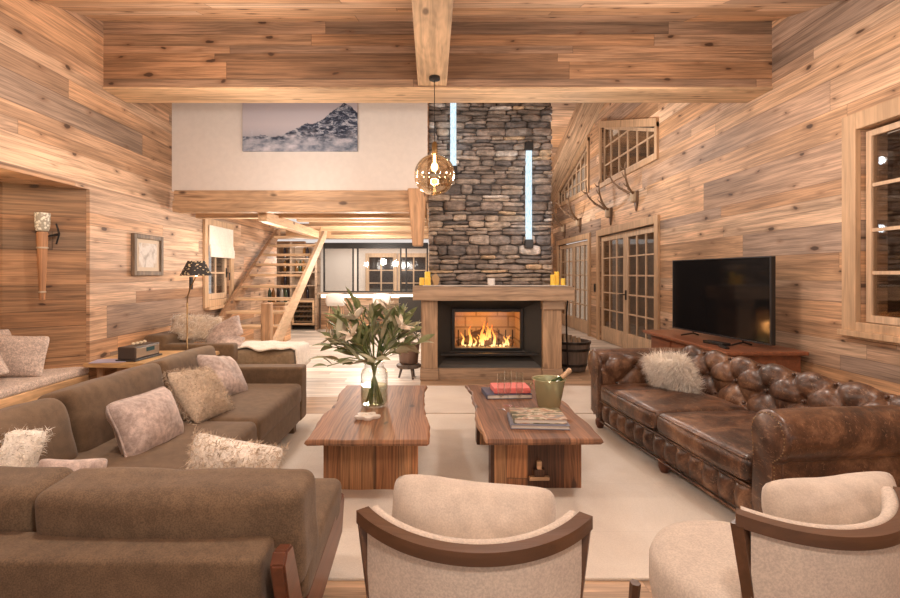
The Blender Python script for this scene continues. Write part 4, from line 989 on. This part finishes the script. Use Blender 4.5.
# ------------------------------------------------------------------ chesterfield
def leather():
    n = NT('aged_leather'); o = n.obj()
    a = n.noise(n.n('ShaderNodeMapping', {'Vector': o, 'Scale': (1.6, 1, 1)}).outputs[0], 3.2, 6, .68, .9); b = n.noise(o, 26, 4, .7, .5); vo = n.n('ShaderNodeTexVoronoi', {'Vector': o, 'Scale': 160.0})
    t = n.m_('ADD', n.m_('MULTIPLY', a, .75), n.m_('MULTIPLY', b, .25))
    c = n.ramp(t, [(.36, (.022, .010, .006)), (.46, (.060, .026, .014)), (.54, (.12, .055, .028)), (.62, (.22, .115, .062)), (.72, (.36, .22, .13))])
    sc = n.noise(n.n('ShaderNodeMapping', {'Vector': o, 'Scale': (3, 14, 9), 'Rotation': (.4, .3, .8)}).outputs[0], 6, 5, .7, 1.5)
    c = n.mix(n.m_('MULTIPLY', n.rng(sc, .56, .68), .55), c, (.40, .25, .15))
    return n.bsdf(c, n.rng(b, .3, .7, .30, .5), n.m_('ADD', n.m_('MULTIPLY', vo.outputs['Distance'], .25), b), .22, .005, Coat_Weight=.15, Coat_Roughness=.22)
m_lea = leather()
LEN, DEP = 2.28, 1.04
cf = thing('chesterfield_sofa', 'worn brown leather button-tufted chesterfield sofa facing the coffee tables', 'sofa', (1.70, 2.36, 0), R(96.2))
def arc(cx, cz, r, a0, a1, n): return [(cx+r*cos(R(a0+(a1-a0)*i/n)), cz+r*sin(R(a0+(a1-a0)*i/n))) for i in range(n+1)]
def resample(pts, ds):
    out = [pts[0]]; acc = 0
    for p, q in zip(pts, pts[1:]):
        d = math.dist(p, q); k = ds-acc
        while k <= d: out.append((p[0]+(q[0]-p[0])*k/d, p[1]+(q[1]-p[1])*k/d)); k += ds
        acc = d-(k-ds)
    return out
def tuft_sheet(bm, prof, length, mp, s0, s1, p=.155, q=.145, dep=.035, dl=.016):
    """prof: (a,z) points; mp(a,t,z)->xyz; tufting between arc lengths s0 and s1; returns button spots"""
    pr = resample(prof, .013); s = [i*.013 for i in range(len(pr))]; nl = int(length/dl); rows = []
    def nrm(i):
        a, b = pr[max(0, i-1)], pr[min(len(pr)-1, i+1)]; d = (b[0]-a[0], b[1]-a[1]); L_ = math.hypot(*d) or 1
        return (d[1]/L_, -d[0]/L_)
    for i, (a, z) in enumerate(pr):
        row = []; na = nrm(i)
        for j in range(nl+1):
            t = length*j/nl; f = 0
            if s0 <= s[i] <= s1:
                u, v = (t/p+(s[i]-s0)/q)/1, (t/p-(s[i]-s0)/q)/1
                f = (abs(sin(pi*u/2))*abs(sin(pi*v/2)))**.5
                # ridges along diagonal folds
                du = abs(u/2-round(u/2))*2; dv = abs(v/2-round(v/2))*2
                bt = math.exp(-((du)**2+(dv)**2)/.045)
                f = f*1.0-bt*.55
                ed = min(1, (s1-s[i])/.05, (s[i]-s0)/.03+.2); f = f*ed
            w = noise.noise(Vector((t*5, s[i]*5, a)))*.006
            row.append(bm.verts.new(mp(a-na[0]*(0)+na[0]*(f*dep+w), t, z+na[1]*(f*dep+w))))
        rows.append(row)
    for a, b in zip(rows, rows[1:]):
        for j in range(nl): face(bm, [a[j], a[j+1], b[j+1], b[j]])
    spots = []
    k = 0
    for m in range(-40, 80):
        for w_ in range(-40, 80):
            # u=2m, v=2w
            t = p*(2*m+2*w_)/2; ss = q*(2*m-2*w_)/2
            if .03 < t < length-.03 and .0 <= ss <= (s1-s0-.02):
                i = min(len(pr)-1, int((ss+s0)/.013)); na = nrm(i); spots.append(mp(pr[i][0]-na[0]*.012, t, pr[i][1]-na[1]*.012))
    return spots, rows
RZ, RR = .60, .125
def buttons(sp, par):
    base = None
    for p in sp:
        if base is None:
            bm = B(); ball(bm, (0, 0, 0), .013, 8); base = link('button', bm, m_lea, True); base.parent = par; base.location = p
        else: c = base.copy(); COL.objects.link(c); c.location = p
# orientation of profile normals: traverse so that normal (dz,-da) points to the room
# back: a = depth from front (positive), y = -a
bpf = [(.70, .30), (.735, .45)]+[(DEP-.135-RR+.0+RR+(RR)*cos(R(x)), RZ+RR*sin(R(x))) for x in range(200, -60, -8)]+[(DEP-.045, .47), (DEP-.04, .12)]
bm = B(); bpf2 = bpf[::-1]
# travelling from outside over the roll down to the seat makes (dz,-da) point inward; flip to suit
sp, _ = tuft_sheet(bm, bpf, LEN-.30, lambda a, t, z: (t+.15, -a, z), .02, .52, dep=-.055)
bk = part('backrest', bm, m_lea, cf, local=True, smooth=True)
buttons(sp, bk)
bm = B(); ball(bm, (0, 0, 0), RR, 16); M_ = None
def arm(x0, sgn, tuft):
    # a measured from the outer face inwards
    prof = [(.245, .28), (.235, .47)]+[(.125+.125*cos(R(x)), RZ+.125*sin(R(x))) for x in range(-20, 250, 8)]+[(.09, .47), (.09, .12)]
    bm = B(); sp, rows = tuft_sheet(bm, prof, DEP-.06, lambda a, t, z: (x0+sgn*a, -t, z), .02, .42 if tuft else .0201, dep=.044)
    # front scroll face
    ar = part('armrest', bm, m_lea, cf, local=True, smooth=True)
    if tuft: buttons(sp, ar)
    bm = B(); pts = resample(prof, .03)
    vs = [bm.verts.new((x0+sgn*a, .004, z)) for a, z in pts]+[bm.verts.new((x0+sgn*.245, .004, .12))]
    vb = [bm.verts.new((v.co.x, -.05, v.co.z)) for v in vs]; vf = []
    c = Vector((x0+sgn*.13, 0, .5))
    vi = [bm.verts.new((v.co.x*.86+c.x*.14, .022, v.co.z*.93+(c.z)*.07)) for v in vs]
    n_ = len(vs)
    for i in range(n_): face(bm, [vb[i], vb[(i+1) % n_], vs[(i+1) % n_], vs[i]]); face(bm, [vs[i], vs[(i+1) % n_], vi[(i+1) % n_], vi[i]])
    face(bm, vi); part('scroll_panel', bm, m_lea, cf, local=True, smooth=True, angle=50)
    bm = B()
    for i in range(0, n_):
        for kk in range(2):
            v = vi[i].co if False else None
    for (a, z) in resample(prof[1:-1], .02)+[(.075, .45-.02*i) for i in range(16)]:
        ax_ = x0+sgn*((a-.13)*.84+.13); zz_ = z*.93+.5*.07; ball(bm, (ax_, .021, zz_), .004, 6)
    part('nail_trim', bm, plain('brass_nails', (.30, .21, .11), .4, .9), cf, local=True, smooth=True)
    # outer panel below the roll
    bm = B(); a_, b_ = sorted((x0+sgn*.085, x0+sgn*.13)); bbox(bm, a_, b_, -DEP+.05, -.02, .10, .50, .012); part('outer_panel', bm, m_lea, cf, local=True)
arm(0, 1, False); arm(LEN, -1, True)
bm = B(); bbox(bm, .06, LEN-.06, -DEP+.04, -.03, .10, .29, .015); part('base', bm, m_lea, cf, local=True)
bm = B(); bbox(bm, .05, LEN-.05, -DEP+.03, -DEP+.10, .10, .50, .02); part('outer_back', bm, m_lea, cf, local=True)
# buttoned front border
bm = B(); rows = []; nl = 150
for i in range(11):
    v = i/10; row = []
    for j in range(nl+1):
        t = .25+(LEN-.50)*j/nl; f = abs(sin(pi*t/.135))**.6; y = -.028+.045*f*sin(pi*v)**.5+.004
        b_ = math.exp(-(((t/.135+.5) % 1-.5)**2/.01+(v-.5)**2/.04)); row.append(bm.verts.new((t, y-.015*b_, .11+.17*v)))
    rows.append(row)
for a, b in zip(rows, rows[1:]):
    for j in range(nl): face(bm, [a[j], a[j+1], b[j+1], b[j]])
br = part('front_border', bm, m_lea, cf, local=True, smooth=True)
buttons([(.135*k, -.018, .195) for k in range(2, 16)], br)
bm = B(); tube(bm, [(.25, .008, .285), (LEN-.25, .008, .285)], .008, 6); tube(bm, [(.25, .008, .112), (LEN-.25, .008, .112)], .008, 6); part('piping', bm, m_lea, cf, local=True, smooth=True)
xs_ = [.25, .25+(LEN-.5)/2, LEN-.25]
for k in range(2):
    a, b = xs_[k]+.004, xs_[k+1]-.004
    bm = B(); softbox(bm, ((a+b)/2, -.34, .365), ((b-a)/2, .37, .075), .05, 12, (0, .012, .028), .012, 5, 3+k)
    cu = part('seat_cushion', bm, m_lea, cf, local=True, smooth=True)
    bm = B()
    for z in (.315, .425):
        y = .028 if z > .4 else .034; tube(bm, [(a+.02, y-.028, z), (a+.05, y-.012, z), ((a+b)/2, y, z+.003), (b-.05, y-.012, z), (b-.02, y-.028, z)], .006, 6)
    part('piping', bm, m_lea, cu, local=True, smooth=True)
for (x, y) in ((.12, -.05), (LEN-.12, -.05), (LEN/2, -.05), (.12, -DEP+.12), (LEN-.12, -DEP+.12)):
    bm = B(); lathe(bm, [(0, 0), (.02, 0), (.04, .05), (.042, .08), (.03, .11), (0, .11)], (x, y, 0), 14); part('foot', bm, m_red, cf, local=True, smooth=True)
# white long-hair cushion
cm = Mx((1.96, 4.10, .585), -30, 6, 112); 
cushion('fluffy white long-haired cushion on the leather chesterfield', .38, .30, .17, cm, m_ivory, 31, (9000, .09, .0038, .35, .75, m_ivory))

# ------------------------------------------------------------------ armchairs
m_chw = timber_mat('walnut_rail', 0, (.105, .050, .026), 3, .35, 0, contrast=.7); m_wv = fabric('ivory_weave', (.53, .455, .39), (.56, .485, .41), .1, 150, 2.5, .9, .3, .03, .14)
def armchair(label, x, y, rz):
    t = thing('armchair', label, 'armchair', (x, y, 0), R(rz))
    def cv(s, off=0, z=.0):  # s in -1..1, plan curve of the back
        a = R(48)*s; Rr = .395+off
        return Vector((Rr*sin(a), .264-Rr*cos(a), z))
    n_ = 40
    def wall(bm, o0, o1, zf0, zf1, r=.0, s0=-1, s1=1):
        rings = []
        for i in range(n_+1):
            s = s0+(s1-s0)*i/n_; rings.append([bm.verts.new(cv(s, o0, zf0(s))), bm.verts.new(cv(s, o1, zf0(s))), bm.verts.new(cv(s, o1, zf1(s))), bm.verts.new(cv(s, o0, zf1(s)))])
        for a, b in zip(rings, rings[1:]):
            for j in range(4): face(bm, [a[j], a[(j+1) % 4], b[(j+1) % 4], b[j]])
        face(bm, rings[0]); face(bm, rings[-1])
        return rings
    top = lambda s: .737+.028*abs(s)**2
    bm = B(); wall(bm, -.012, .026, lambda s: top(s)-.034, top); bmesh.ops.bevel(bm, geom=[e for e in bm.edges if e.is_boundary or (len(e.link_faces) == 2 and e.calc_face_angle(0) > .6)], offset=.005, segments=2, affect='EDGES')
    part('top_rail', bm, m_chw, t, local=True, smooth=True, angle=35)
    bm = B(); wall(bm, -.008, .014, lambda s: .30, lambda s: top(s)-.03, s0=-.90, s1=.90); part('back_panel', bm, m_wv, t, local=True, smooth=True, angle=40)
    bm = B(); rings = []
    for i in range(n_+1):
        s = -.97+1.94*i/n_; zt = top(s)-.004; pr_ = [(-.012, .40), (-.012, zt), (-.022, zt+.006), (-.036, zt+.004), (-.046, zt-.012), (-.05, zt-.05), (-.055, .40)]
        rings.append([bm.verts.new(cv(s, a, z)) for a, z in pr_])
    for a, b in zip(rings, rings[1:]):
        for j in range(len(pr_)-1): face(bm, [a[j], a[j+1], b[j+1], b[j]])
    face(bm, rings[0]); face(bm, rings[-1]); part('inner_back', bm, m_wv, t, local=True, smooth=True)
    for s in (-1, 1):
        bm = B(); p0, p1, p2 = cv(s*.98, .007, .735), cv(s*.84, -.01, .40), cv(s*.80, -.02, 0)
        tube(bm, [p0, p0.lerp(p1, .5), p1, p2], [.022, .021, .020, .015], 4); part('rear_post', bm, m_chw, t, local=True)
        bm = B(); tube(bm, [(s*.24, .50, .26), (s*.25, .52, 0)], [.02, .014], 6); part('front_leg', bm, m_chw, t, local=True)
    bm = B(); N = 40; prf = [(.0, .26), (.27, .26), (.305, .28), (.315, .34), (.315, .41), (.30, .445), (.26, .462), (0, .468)]
    lathe(bm, prf, (0, .19, 0), 40, Matrix.Diagonal((1, 1.08, 1, 1))); part('seat', bm, m_wv, t, local=True, smooth=True, angle=50)
    return t
armchair('ivory armchair with curved walnut rail, seen from behind at the bottom centre', .11, 1.345, -3)
armchair('ivory armchair with walnut rail cut off at the bottom right corner', 1.105, 1.42, 14)
cushion('beige linen cushion in the bottom centre armchair', .49, .29, .22, Mx((.115, 1.43, .66), -14, 4, -3), m_cream, 41, pinch=.04, wr=.016)
cushion('cream linen cushion in the armchair at the bottom right corner', .54, .27, .20, Mx((1.24, 1.52, .65), -14, 2, 14), m_cream, 42, pinch=.04, wr=.018)

# ------------------------------------------------------------------ console and television
m_mah = timber_mat('mahogany', 1, (.27, .10, .05), 7, .3, 0, contrast=.8)
cs = thing('tv_console', 'reddish wooden console carrying the television behind the leather sofa', 'console', (3.13, 5.5, 0))
bm = B(); bbox(bm, 2.74, 3.52, 4.66, 6.52, .635, .675, .012); part('top', bm, m_mah, cs)
bm = B(); bbox(bm, 2.82, 3.50, 4.74, 6.44, .08, .635, .006); part('body', bm, m_mah, cs)
for k in range(3):
    a = 4.80+k*.54; bm = B(); bbox(bm, 2.795, 2.825, a, a+.50, .14, .60, .006); d = part('door', bm, m_mah, cs)
    bm = B(); ball(bm, (2.785, a+.44, .40), .014, 8); part('knob', bm, m_black, d)
for (x, y) in ((2.86, 4.78), (2.86, 6.4), (3.46, 4.78), (3.46, 6.4)): bm = B(); bbox(bm, x-.03, x+.03, y-.03, y+.03, 0, .09, .004); part('leg', bm, m_mah, cs)
TVw, TVh = 1.56, .845
ang = math.atan2(6.28-4.72, 3.02-3.2)
tv = thing('television', 'large black flat-screen television standing on the reddish console', 'television', (3.115, 5.48, .675), ang)
L('housing', lambda b: bbox(b, -TVw/2, TVw/2, -.035, .012, .05, .05+TVh, .006), plain('tv_black', (.012, .012, .013), .3), tv)
L('bezel', lambda b: [bbox(b, *q, .002) for q in ((-TVw/2, TVw/2, .010, .02, .05, .066), (-TVw/2, TVw/2, .010, .02, .05+TVh-.012, .05+TVh), (-TVw/2, -TVw/2+.012, .01, .02, .06, .05+TVh-.01), (TVw/2-.012, TVw/2, .01, .02, .06, .05+TVh-.01))], plain('tv_rim', (.06, .06, .065), .3, .6), tv)
n = NT('tv_screen'); n.bsdf((.006, .006, .007), .09, Specular_IOR_Level=.45)
L('screen', lambda b: box(b, -TVw/2+.012, TVw/2-.012, .009, .0135, .066, .05+TVh-.012), n.m, tv)
for s_ in (-1, 1): L('stand_foot', lambda b: (tube(b, [(s_*.42, .14, .008), (s_*.40, 0, .03), (s_*.40, 0, .08)], .009, 6), tube(b, [(s_*.42, -.08, .008), (s_*.40, 0, .03)], .009, 6)), m_black, tv)
bm = B(); bbox(bm, -.14, .14, -.05, .05, 0, .03, .006, M=Mx((2.93, 5.15, .676), 0, 0, 100)); solo('media_box', bm, m_black, 'small flat black media box in front of the television', 'media box')
bm = B(); bbox(bm, -.09, .09, -.022, .022, 0, .018, .006, M=Mx((2.86, 4.9, .676), 0, 0, 80)); solo('remote_control', bm, m_black, 'black remote control on the near end of the console', 'remote')

# ------------------------------------------------------------------ antlers
m_ant = plain('antler_horn', (.20, .125, .075), .6); m_bone = plain('skull_bone', (.40, .30, .20), .6)
def antlers(y, z, s, label, sd):
    t = thing('mounted_antlers', label, 'antlers', (XR, y, z), 0); r = random.Random(sd)
    bm = B(); prism(bm, [(y-.085, z+.10), (y+.085, z+.10), (y+.07, z-.08), (y, z-.26), (y-.07, z-.08)], 0, XR-.035, XR-.002)
    bmesh.ops.bevel(bm, geom=bm.edges[:], offset=.008, segments=2, affect='EDGES'); part('shield', bm, timber_mat('shield_wood', 2, (.16, .09, .05), sd, knots=0), t)
    bm = B(); softbox(bm, (XR-.07, y, z+.0), (.05, .05, .10), .04, 4, (0, 0, 0), .01, 8, sd); part('skull', bm, m_bone, t, smooth=True)
    for k in (-1, 1):
        bm = B(); P0 = Vector((XR-.09, y+k*.04, z+.06)); pts = []; 
        for i in range(12):
            q = i/11; pts.append(P0+Vector((-.36*sin(q*1.7)*s, k*(.04+.42*sin(q*1.9))*s*q**.5, (.62*q**1.2)*s)))
        tube(bm, pts, [.027*s*(1-.65*i/11)+.003 for i in range(12)], 8)
        for (i, dx, dz, ln) in ((1, -.9, .5, .20), (3, -1, .35, .18), (6, -.9, .9, .18), (9, -.9, .2, .15), (10, .2, 1, .12)):
            p = pts[i]; d = Vector((dx, k*.25+r.uniform(-.1, .1), dz)).normalized(); l_ = ln*s
            tube(bm, [p, p+d*l_*.5, p+(d+Vector((0, 0, .35))).normalized()*l_], [.02*s, .014*s, .004], 6)
        part('antler', bm, m_ant, t, smooth=True)
antlers(8.70, 2.74, .72, 'mounted antlers nearest the camera, right of the french doors top', 1)
antlers(9.95, 2.62, .80, 'second mounted antlers from the right, above the nearer french doors', 2)
antlers(12.0, 2.64, .90, 'third mounted antlers from the right, under the triangular window', 3)
antlers(13.4, 2.62, .85, 'farthest mounted antlers beside the stone chimney', 4)

# ------------------------------------------------------------------ stairs
stc = thing('staircase', 'open wooden staircase climbing to the gallery on the left', 'staircase', (-2.8, 8.8, 0))
sl = .573
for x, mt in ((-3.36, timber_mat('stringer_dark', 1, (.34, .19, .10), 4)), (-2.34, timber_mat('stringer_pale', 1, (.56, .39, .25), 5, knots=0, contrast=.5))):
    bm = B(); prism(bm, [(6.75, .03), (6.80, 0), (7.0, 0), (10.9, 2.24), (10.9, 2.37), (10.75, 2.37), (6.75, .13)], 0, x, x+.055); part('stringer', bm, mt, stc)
for k in range(1, 12):
    z = .2*k; y = 6.98+.35*(k-1)
    bm = B(); bbox(bm, -3.31, -2.335, y-.02, y+.30, z-.045, z, .006); part('tread', bm, TXp, stc)
bm = B(); bbox(bm, -2.35, -2.22, 6.86, 6.99, 0, 1.0, .01); part('newel_post', bm, TZ, stc)
cb = thing('stair_cabinet', 'small plank cupboard under the stairs with bottles on top', 'cabinet', (-3.2, 10.4, 0))
bm = B(); bbox(bm, -3.44, -3.02, 10.25, 10.7, 0, .78, .008); part('body', bm, m_back, cb)
for a in (-3.41, -3.22): bm = B(); bbox(bm, a, a+.18, 10.235, 10.252, .06, .72, .004); d = part('door', bm, TZ, cb); bm = B(); ball(bm, (a+.15, 10.225, .42), .012, 6); part('knob', bm, m_black, d)
bm = B(); bbox(bm, -3.45, -2.99, 10.2, 10.72, .78, .82, .005); part('top', bm, TXp, cb)

# ------------------------------------------------------------------ kitchen end
m_bot = [plain('bottle_green', (.03, .05, .025), .15), plain('bottle_amber', (.18, .08, .02), .15), plain('bottle_dark', (.02, .015, .02), .12), plain('bottle_clear', (.35, .33, .30), .12)]
btl = []
for k in range(4):
    bm = B(); lathe(bm, [(0, 0), (.036, 0), (.038, .01), (.038, .19), (.03, .23), (.014, .26), (.014, .30), (0, .302)], (0, 0, 0), 12)
    o = link('bottle', bm, m_bot[k], True, True, 50); btl.append(o)
bused = set()
def bottle(k, loc, label, grp, lying=False):
    o = btl[k]
    if k in bused: o = o.copy(); COL.objects.link(o)
    bused.add(k); o.location = loc; o.rotation_euler = (R(90), 0, 0) if lying else (0, 0, 0); tag(o, label, 'bottle', grp)
r = random.Random(4)
for i in range(5): bottle(i % 4, (-3.38+.085*i, 10.45+r.uniform(-.08, .08), .821), 'spirit bottle on the cupboard under the stairs', 'bottles on the stair cupboard')
# shelving with wine fridge
wc = thing('drinks_shelf', 'tall wooden drinks shelf with a wine fridge below', 'shelf', (-3.4, 12.75, 0))
m_dsh = timber_mat('shelf_dark', 0, (.36, .25, .17), 3, knots=0)
X0, X1, Y0, Y1 = -4.3, -2.88, 12.55, 12.93
bm = B(); bbox(bm, X0, X0+.04, Y0, Y1, 0, 2.2, .004); bbox(bm, X1-.06, X1, Y0-.02, Y1, 0, 2.2, .004); bbox(bm, -3.57, -3.53, Y0, Y1, 0, 2.2, .004); bbox(bm, X0, X1, Y1-.02, Y1, 0, 2.2, .003); part('carcass', bm, m_dsh, wc)
zs = [.78, 1.12, 1.46, 1.80, 2.16]
for z in zs: bm = B(); bbox(bm, X0, X1, Y0+.01, Y1, z-.03, z, .004); part('shelf_board', bm, m_dsh, wc)
for z in zs[:-1]:
    for i in range(14):
        x = X0+.09+i*.095
        if abs(x+3.55) < .06 or x > X1-.12: continue
        if r.random() < .5: bottle(r.randrange(4), (x, 12.70+r.uniform(-.04, .06), z), 'bottle on the drinks shelf boards', 'bottles on the drinks shelf')
wf = thing('wine_fridge', 'wood-framed glass wine fridge in the drinks shelf', 'wine fridge', (-3.22, 12.7, .02))
bm = B(); bbox(bm, -3.52, -2.95, 12.58, 12.9, .03, .06, .003); bbox(bm, -3.52, -3.5, 12.58, 12.9, .06, .74, .003); bbox(bm, -2.97, -2.95, 12.58, 12.9, .06, .74, .003); bbox(bm, -3.52, -2.95, 12.58, 12.9, .70, .74, .003); part('cabinet', bm, m_black, wf)
bm = B()
for (a, b, c, d) in ((-3.52, -3.47, .12, .74), (-3.0, -2.95, .12, .74), (-3.47, -3.0, .69, .74), (-3.47, -3.0, .12, .17)): bbox(bm, a, b, 12.53, 12.57, c, d, .004)
part('door_frame', bm, TXp, wf)
bm = B(); box(bm, -3.47, -3.0, 12.545, 12.55, .17, .69); part('glass', bm, m_glass, wf)
for z in (.22, .35, .48, .60):
    bm = B(); bbox(bm, -3.49, -2.98, 12.60, 12.64, z-.03, z-.012, .002); bbox(bm, -3.49, -2.98, 12.6, 12.88, z-.012, z-.006, .002); part('rack', bm, TXp, wf)
    for i in range(5): bottle((i+int(z*10)) % 3, (-3.42+i*.095, 12.90, z+.034), 'wine bottle lying in the wine fridge', 'bottles in the wine fridge', True)
# counter with glazed screen
kc = thing('kitchen_bar', 'plank-fronted kitchen bar under the black-framed glass screen', 'counter', (-1.4, 12.6, 0))
bm = B(); bbox(bm, -2.84, -.1, 12.75, 13.15, 0, .80, .006); part('front', bm, m_back, kc)
bm = B(); bbox(bm, -2.86, -.08, 12.45, 13.2, .895, .935, .006); part('worktop', bm, timber_mat('worktop_grey', 0, (.30, .22, .16), 4), kc)
bm = B(); bbox(bm, -2.82, -.12, 12.72, 12.745, .80, .893, .003); part('light_strip', bm, emis('warm_led', (1, .86, .66), 5.0), kc)
m_pane = glassy('screen_glass', (.9, .9, .9), .012, .02, 4.0, .2)
gs = thing('glass_screen', 'black metal-framed glass screen above the kitchen bar', 'glass partition', (-1.4, 12.8, .94))
bm = B(); bbox(bm, -2.78, -.1, 12.78, 12.82, 2.05, 2.2, .004); bbox(bm, -2.78, -.1, 12.78, 12.82, .937, .965, .004)
for x in (-2.76, -2.02, -1.90, -.66, -.80, -.12): bbox(bm, x-.02, x+.02, 12.775, 12.825, .96, 2.06, .004)
part('frame', bm, m_black, gs)
for (a, b) in ((-2.74, -2.04), (-1.88, -.82), (-.64, -.14)): bm = B(); box(bm, a, b, 12.797, 12.803, .965, 2.05); part('glass_pane', bm, m_pane, gs)
def stool(x, label):
    t = thing('bar_stool', label, 'bar stool', (x, 12.1, 0), 0)
    L('seat_shell', lambda b: (softbox(b, (0, .02, .68), (.21, .19, .05), .045, 8), softbox(b, (0, -.16, .80), (.22, .05, .12), .048, 8, (0, .03, .02))), plain('white_shell', (.86, .82, .78), .3), t, smooth=True)
    for sx in (-1, 1):
        for sy in (-1, 1): L('leg', lambda b: tube(b, [(sx*.13, sy*.11, .65), (sx*.20, sy*.18, 0)], .012, 6), TZ, t, smooth=True)
    L('footrest', lambda b: tube(b, [(-.17, -.155, .28), (.17, -.155, .28), (.17, .155, .28), (-.17, .155, .28), (-.17, -.155, .28)], .008, 6), m_black, t)
stool(-2.32, 'left white shell bar stool at the kitchen bar'); stool(-1.20, 'white shell bar stool at the bar behind the lilies')
# double glazed doors in the kitchen's end wall
for k, xc in enumerate((-1.52, -.55)):
    bm = B(); w = .40
    bbox(bm, xc-w-.07, xc-w, 14.93, 15.0, 0, 2.02, .005); bbox(bm, xc+w, xc+w+.07, 14.93, 15.0, 0, 2.02, .005); bbox(bm, xc-w, xc+w, 14.93, 15.0, 1.90, 2.02, .005); bbox(bm, xc-w, xc+w, 14.95, 15.0, 0, .75, .005)
    for q in (-.40, -.02, .36): box(bm, xc+q, xc+q+.04, 14.95, 14.99, .75, 1.9)
    for z in (.75, 1.13, 1.51): box(bm, xc-w, xc+w, 14.955, 14.985, z-.015, z+.015)
    d = S('door_%d' % (k+3), bm, m_frame)
    bm = B(); box(bm, xc-w, xc+w, 14.985, 14.998, .75, 1.9); S('glass', bm, plain('night_pane', (.05, .04, .035), .08), d)
bm = B(); bbox(bm, -4.2, -3.45, 14.1, 14.7, 0, 2.1, .01); solo('kitchen_cupboard', bm, plain('grey_lacquer', (.38, .34, .31), .4), 'tall plain grey kitchen cupboard behind the glass screen', 'cupboard')
bm = B(); bbox(bm, -.80, -.25, 12.0, 12.42, 0, .84, .01); solo('dark_cabinet', bm, m_dkgrey, 'dark low cabinet at the right end of the kitchen bar', 'cabinet')

# ------------------------------------------------------------------ lights
def area(name, loc, size, power, col=(1, .80, .58), rot=(0, 0, 0), sy=None, spread=None):
    l = bpy.data.lights.new(name, 'AREA'); l.energy = power; l.color = col; l.size = size
    if sy: l.shape = 'RECTANGLE'; l.size_y = sy
    if spread: l.spread = R(spread)
    o = bpy.data.objects.new(name, l); COL.objects.link(o); o.location = loc; o.rotation_euler = [R(a) for a in rot]; return o
def point(name, loc, power, col=(1, .76, .5), r=.1):
    l = bpy.data.lights.new(name, 'POINT'); l.energy = power; l.color = col; l.shadow_soft_size = r
    o = bpy.data.objects.new(name, l); COL.objects.link(o); o.location = loc; return o
def spot(name, loc, tgt, power, ang, col=(1, .78, .55), r=.06, blend=.6):
    l = bpy.data.lights.new(name, 'SPOT'); l.energy = power; l.color = col; l.shadow_soft_size = r; l.spot_size = R(ang); l.spot_blend = blend
    o = bpy.data.objects.new(name, l); COL.objects.link(o); o.location = loc
    o.rotation_euler = (Vector(tgt)-Vector(loc)).to_track_quat('-Z', 'Y').to_euler(); return o
WARM = (1, .88, .785)
for x, y, z, p in ((-1.6, 2.2, 2.5, 80), (1.7, 2.2, 2.5, 80), (-1.8, 4.2, 2.6, 60), (1.9, 4.2, 2.6, 64), (.3, .2, 2.3, 90), (2.2, 7.8, 3.3, 90), (2.3, 11.5, 3.2, 95), (.8, 5.6, 2.4, 26), (-1.6, 5.6, 2.4, 22)):
    point('room_fill', (x, y, z), p, WARM, .12)  # added fill points with no fixtures, lifting the whole room's brightness
area('gallery_light', (-1.7, 6.1, 4.4), 2.6, 44, (1, .96, .94), (0, 0, 0), .3)
area('chimney_fill', (.8, 6.2, 4.4), 1.6, 70, (1, .95, .88), (0, 0, 0), .3)  # unseen fill added above the mantel to brighten the stone
point('lamp_glow', (-2.245, 4.76, 1.44), 42, (1, .72, .42), .03)
point('pendant_glow', (.025, 5.0, 2.47), 12, (1, .7, .4), .05)
point('fire_glow', (.72, 7.0, .60), 16, (1, .42, .12), .08)
for x, y, p in ((-1.2, 9.0, 95), (-1.4, 11.2, 100), (-2.4, 7.3, 36), (-3.2, 12.0, 34), (-.9, 7.4, 40)):
    point('kitchen_fill', (x, y, 1.75), p, (1, .90, .80), .1)  # fill points added without fixtures, brightening the kitchen end and its floor
area('kitchen_back_light', (-1.6, 14.0, 2.28), 3.0, 60, (1, .90, .80), (0, 0, 0), 1.0)
point('stair_light', (-2.8, 9.4, 3.6), 50, WARM, .12)
point('alcove_light', (-3.75, 3.9, 2.1), 9, (1, .74, .46), .1)
for z in (2.0, 2.9): point('strip_glow', (1.32, 6.6, z), 1.6, (.7, .85, 1), .05)
point('strip_glow', (.29, 6.6, 3.2), 1.6, (.7, .85, 1), .05)
w = bpy.data.worlds.new('world'); SC.world = w; w.use_nodes = True
w.node_tree.nodes['Background'].inputs[0].default_value = (1, .90, .84, 1); w.node_tree.nodes['Background'].inputs[1].default_value = .95

# ------------------------------------------------------------------ camera
cam = bpy.data.cameras.new('camera'); cam.sensor_width = 36; cam.lens = 20.0; cam.shift_x = .02; cam.shift_y = -25/900; cam.clip_start = .05
co = bpy.data.objects.new('camera', cam); COL.objects.link(co); co.location = (0, 0, 1.4); co.rotation_euler = (R(90), 0, 0); SC.camera = co
vs_ = SC.view_settings; SC.view_settings.view_transform = 'Standard'; vs_.look = 'None'; vs_.exposure = -0.2; vs_.gamma = 1; vs_.use_curve_mapping = False
